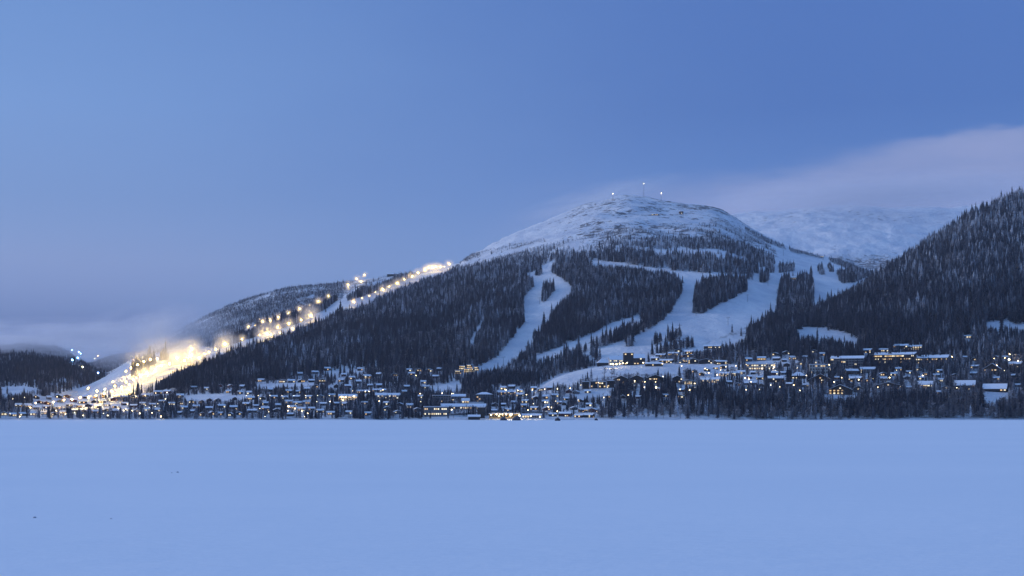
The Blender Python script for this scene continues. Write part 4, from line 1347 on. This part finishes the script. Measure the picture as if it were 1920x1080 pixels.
def bridge():
    pts = []
    for u_, v_ in [(832, 779.5), (865, 776), (905, 773.2), (940, 771.5), (980, 771.3), (1015, 773.2), (1045, 776)]:
        y = 1925.
        pts.append(Vector(((u_ - 960) / F * y, y, zof(v_, y))))
    e = bpy.data.objects.new('road_bridge', None); COL.objects.link(e); e.location = pts[3]
    tag(e, 'long dark road bridge curving low over the shore in front of the village centre', 'bridge')
    o = Vector(pts[3])
    def strip(y0, y1, z0, z1):
        vs, fs = [], []
        for p in pts:
            q = p - o
            for (a, b_) in ((y0, z0), (y1, z0), (y1, z1), (y0, z1)):
                vs.append((q.x, q.y + a, q.z + b_))
        for i in range(len(pts) - 1):
            for k in range(4):
                a = i * 4 + k; b_ = i * 4 + (k + 1) % 4
                fs.append((a, b_, b_ + 4, a + 4))
        return vs, fs
    mesh_obj('deck', *strip(-4.5, 4.5, -1.1, 0), M['concrete'], parent=e)
    mesh_obj('railing', *strip(-4.45, -4.35, .004, 1.0), M['steel'], parent=e)
    mesh_obj('railing', *strip(4.35, 4.45, .004, 1.0), M['steel'], parent=e)
    for i in range(12):
        f = i / 11 * (len(pts) - 1.001); k = int(f)
        p = pts[k].lerp(pts[k + 1], f - k) - o
        g = float(ground(p.x + o.x, p.y + o.y)[0]) - o.z - 1
        mesh_obj('pier', *boxd(p.x - .6, p.x + .6, -3, 3, min(g, p.z - 2.2), p.z - 1.1), M['concrete'], parent=e)
bridge()


def lump(u, v, s_, name, label, cat, m_, flat=.6, group=None):
    d = F * CH / (v - VH)
    x = (u - 960) / F * d
    rn = random.Random(int(u * 7 + v))
    vs, fs = ball((0, 0, 0), s_, 10, 7, flat)
    vs = [(a * rn.uniform(.75, 1.2), b_ * rn.uniform(.75, 1.2), c_ * rn.uniform(.7, 1.2)) for a, b_, c_ in vs]
    o = mesh_obj(name, vs, fs, m_, smooth=True)
    o.location = (x, d, s_ * .15)
    tag(o, label, cat, group)
for u_, v_, s_, l_ in [(65, 971, .09, 'small ice lump on the lake snow near the lower left'), (208, 973, .05, 'tiny ice lump on the lake snow right of the larger one'),
                       (333, 886, .12, 'small ice lump half way out on the left lake snow'), (322, 887, .08, 'tiny ice lump just left of the one half way out on the lake')]:
    lump(u_, v_, s_, 'ice_lump', l_, 'ice lump', M['ice'])
for u_, v_, s_, l_ in [(1045, 789, 3.2, 'dark bush alone on the snowy shore right of the bridge'), (1118, 788.2, 2.2, 'low dark bush at the edge of the shore wood'),
                       (944, 788.3, 4, 'dark bush at the shore under the lit hall, left one'), (968, 788.3, 5, 'dark bush at the shore under the lit hall, right one')]:
    lump(u_, v_, s_, 'shore_bush', l_, 'bush', M['spruce'], .9)


# ---------------------------------------------------------------- added lamp halos, lit snow-gun mist and low cloud (volumes)
def mist_mat(name, dens, nscale, thr, col=(1, 1, 1, 1), aniso=.3, even=False):
    m = bpy.data.materials.new(name); m.use_nodes = True
    nt = m.node_tree; nt.nodes.remove(nt.nodes['Principled BSDF'])
    t = NT(nt)
    vo = t.n('ShaderNodeVolumePrincipled')
    vo.inputs['Color'].default_value = col
    vo.inputs['Anisotropy'].default_value = aniso
    if even:
        vo.inputs['Density'].default_value = dens
    else:
        ob = t.n('ShaderNodeTexCoord').outputs['Object']
        ln = t.n('ShaderNodeVectorMath', operation='LENGTH'); t.put(ln.inputs[0], ob)
        fall = t.ss(ln.outputs['Value'], 1.0, .15)
        if nscale:
            n = t.ss(t.noise(ob, nscale, 3, .6), thr, thr + .3)
            fall = t.m('MULTIPLY', fall, n)
        t.put(vo.inputs['Density'], t.m('MULTIPLY', fall, dens))
    nt.links.new(vo.outputs[0], nt.nodes['Material Output'].inputs['Volume'])
    return m


BALL = None
def mist(loc, rad, m_, name, label, rot=0):
    global BALL
    vs, fs = ball((0, 0, 0), 1, 16, 10)
    o = mesh_obj(name, vs, fs, m_)
    o.location = loc; o.scale = rad; o.rotation_euler = (0, R(rot), 0)
    tag(o, label, 'mist', kind='stuff')
    return o


m_glow = mist_mat('lamp_halo_mist', .022, 0, 0)  # scattering balls added round the floodlights to imitate lens bloom
for x, y, z, r_ in HALO_PTS:
    mist((x, y, z), (r_, r_, r_), m_glow, 'mist_or_halo', 'added mist ball standing in for lens glow round a floodlight')


def mist_at(u, v, d, ru, rv, m_, label, rot=0, name='mist_or_halo'):
    k = d / F
    return mist(((u - 960) * k, d, zof(v, d)), (ru * k, max(ru, rv) * k * .7, rv * k), m_, name, label, rot)
m_pl = mist_mat('snow_gun_plume', .04, 1.6, .36)
m_st = mist_mat('low_stratus', .009, 2.0, .34, (.9, .93, 1, 1))
mist_at(280, 632, 4900, 190, 72, m_st, 'low grey-blue cloud hiding the end of the left shoulder', -10, 'low_cloud')
mist_at(120, 632, 5600, 300, 40, m_st, 'low cloud lying on the far left hills', 0, 'low_cloud')
mist_at(60, 646, 3900, 250, 26, m_st, 'thin cloud veiling the top of the dark left hill', 3, 'low_cloud')
m_cl = mist_mat('cloud_cap', .0030, 1.8, .25, (.95, .95, 1, 1))
mist_at(1640, 366, 10600, 420, 30, m_cl, 'soft grey-lilac cloud lying on the crest of the far range', -2, 'cloud_cap')
m_bs = mist_mat('blowing_snow', .0022, 2.2, .3)
mist_at(1120, 372, 6700, 190, 26, m_bs, 'blown snow trailing off the summit', -14, 'blown_snow')
m_bl = mist_mat('blue_lit_mist', .010, 1.5, .2)
mist_at(156, 672, 4500, 30, 18, m_bl, 'mist glowing blue round the lamps behind the left hill', 0, 'mist_or_halo')
m_pt = mist_mat('thin_plume', .016, 1.5, .34)
mist_at(342, 656, 3080, 34, 30, m_pl, 'bright plume of snow-gun mist over the floodlit run')
mist_at(290, 655, 3060, 75, 34, m_pt, 'thin bank of lit mist above the floodlit run', -14)
mist_at(292, 622, 3400, 62, 48, m_pt, 'pale plume of mist rising from the floodlit run')

forest()

# ---------------------------------------------------------------- air
def haze_box():
    x0, x1, y0, y1, z0, z1 = -13900, 13900, -700, 13650, -8, 1700
    vs = [(a, b_, c_) for c_ in (z0, z1) for b_ in (y0, y1) for a in (x0, x1)]
    fs = [(0, 2, 3, 1), (4, 5, 7, 6), (0, 1, 5, 4), (2, 6, 7, 3), (0, 4, 6, 2), (1, 3, 7, 5)]
    m = bpy.data.materials.new('haze_air'); m.use_nodes = True
    nt = m.node_tree; nt.nodes.remove(nt.nodes['Principled BSDF'])
    vo = nt.nodes.new('ShaderNodeVolumePrincipled')
    vo.inputs['Density'].default_value = 1.7e-5
    vo.inputs['Color'].default_value = (.86, .9, 1, 1)
    vo.inputs['Anisotropy'].default_value = .2
    nt.links.new(vo.outputs[0], nt.nodes['Material Output'].inputs['Volume'])
    o = mesh_obj('haze', vs, fs, m)
    tag(o, 'pale blue evening haze over the lake and mountains', 'haze', kind='stuff')
haze_box()
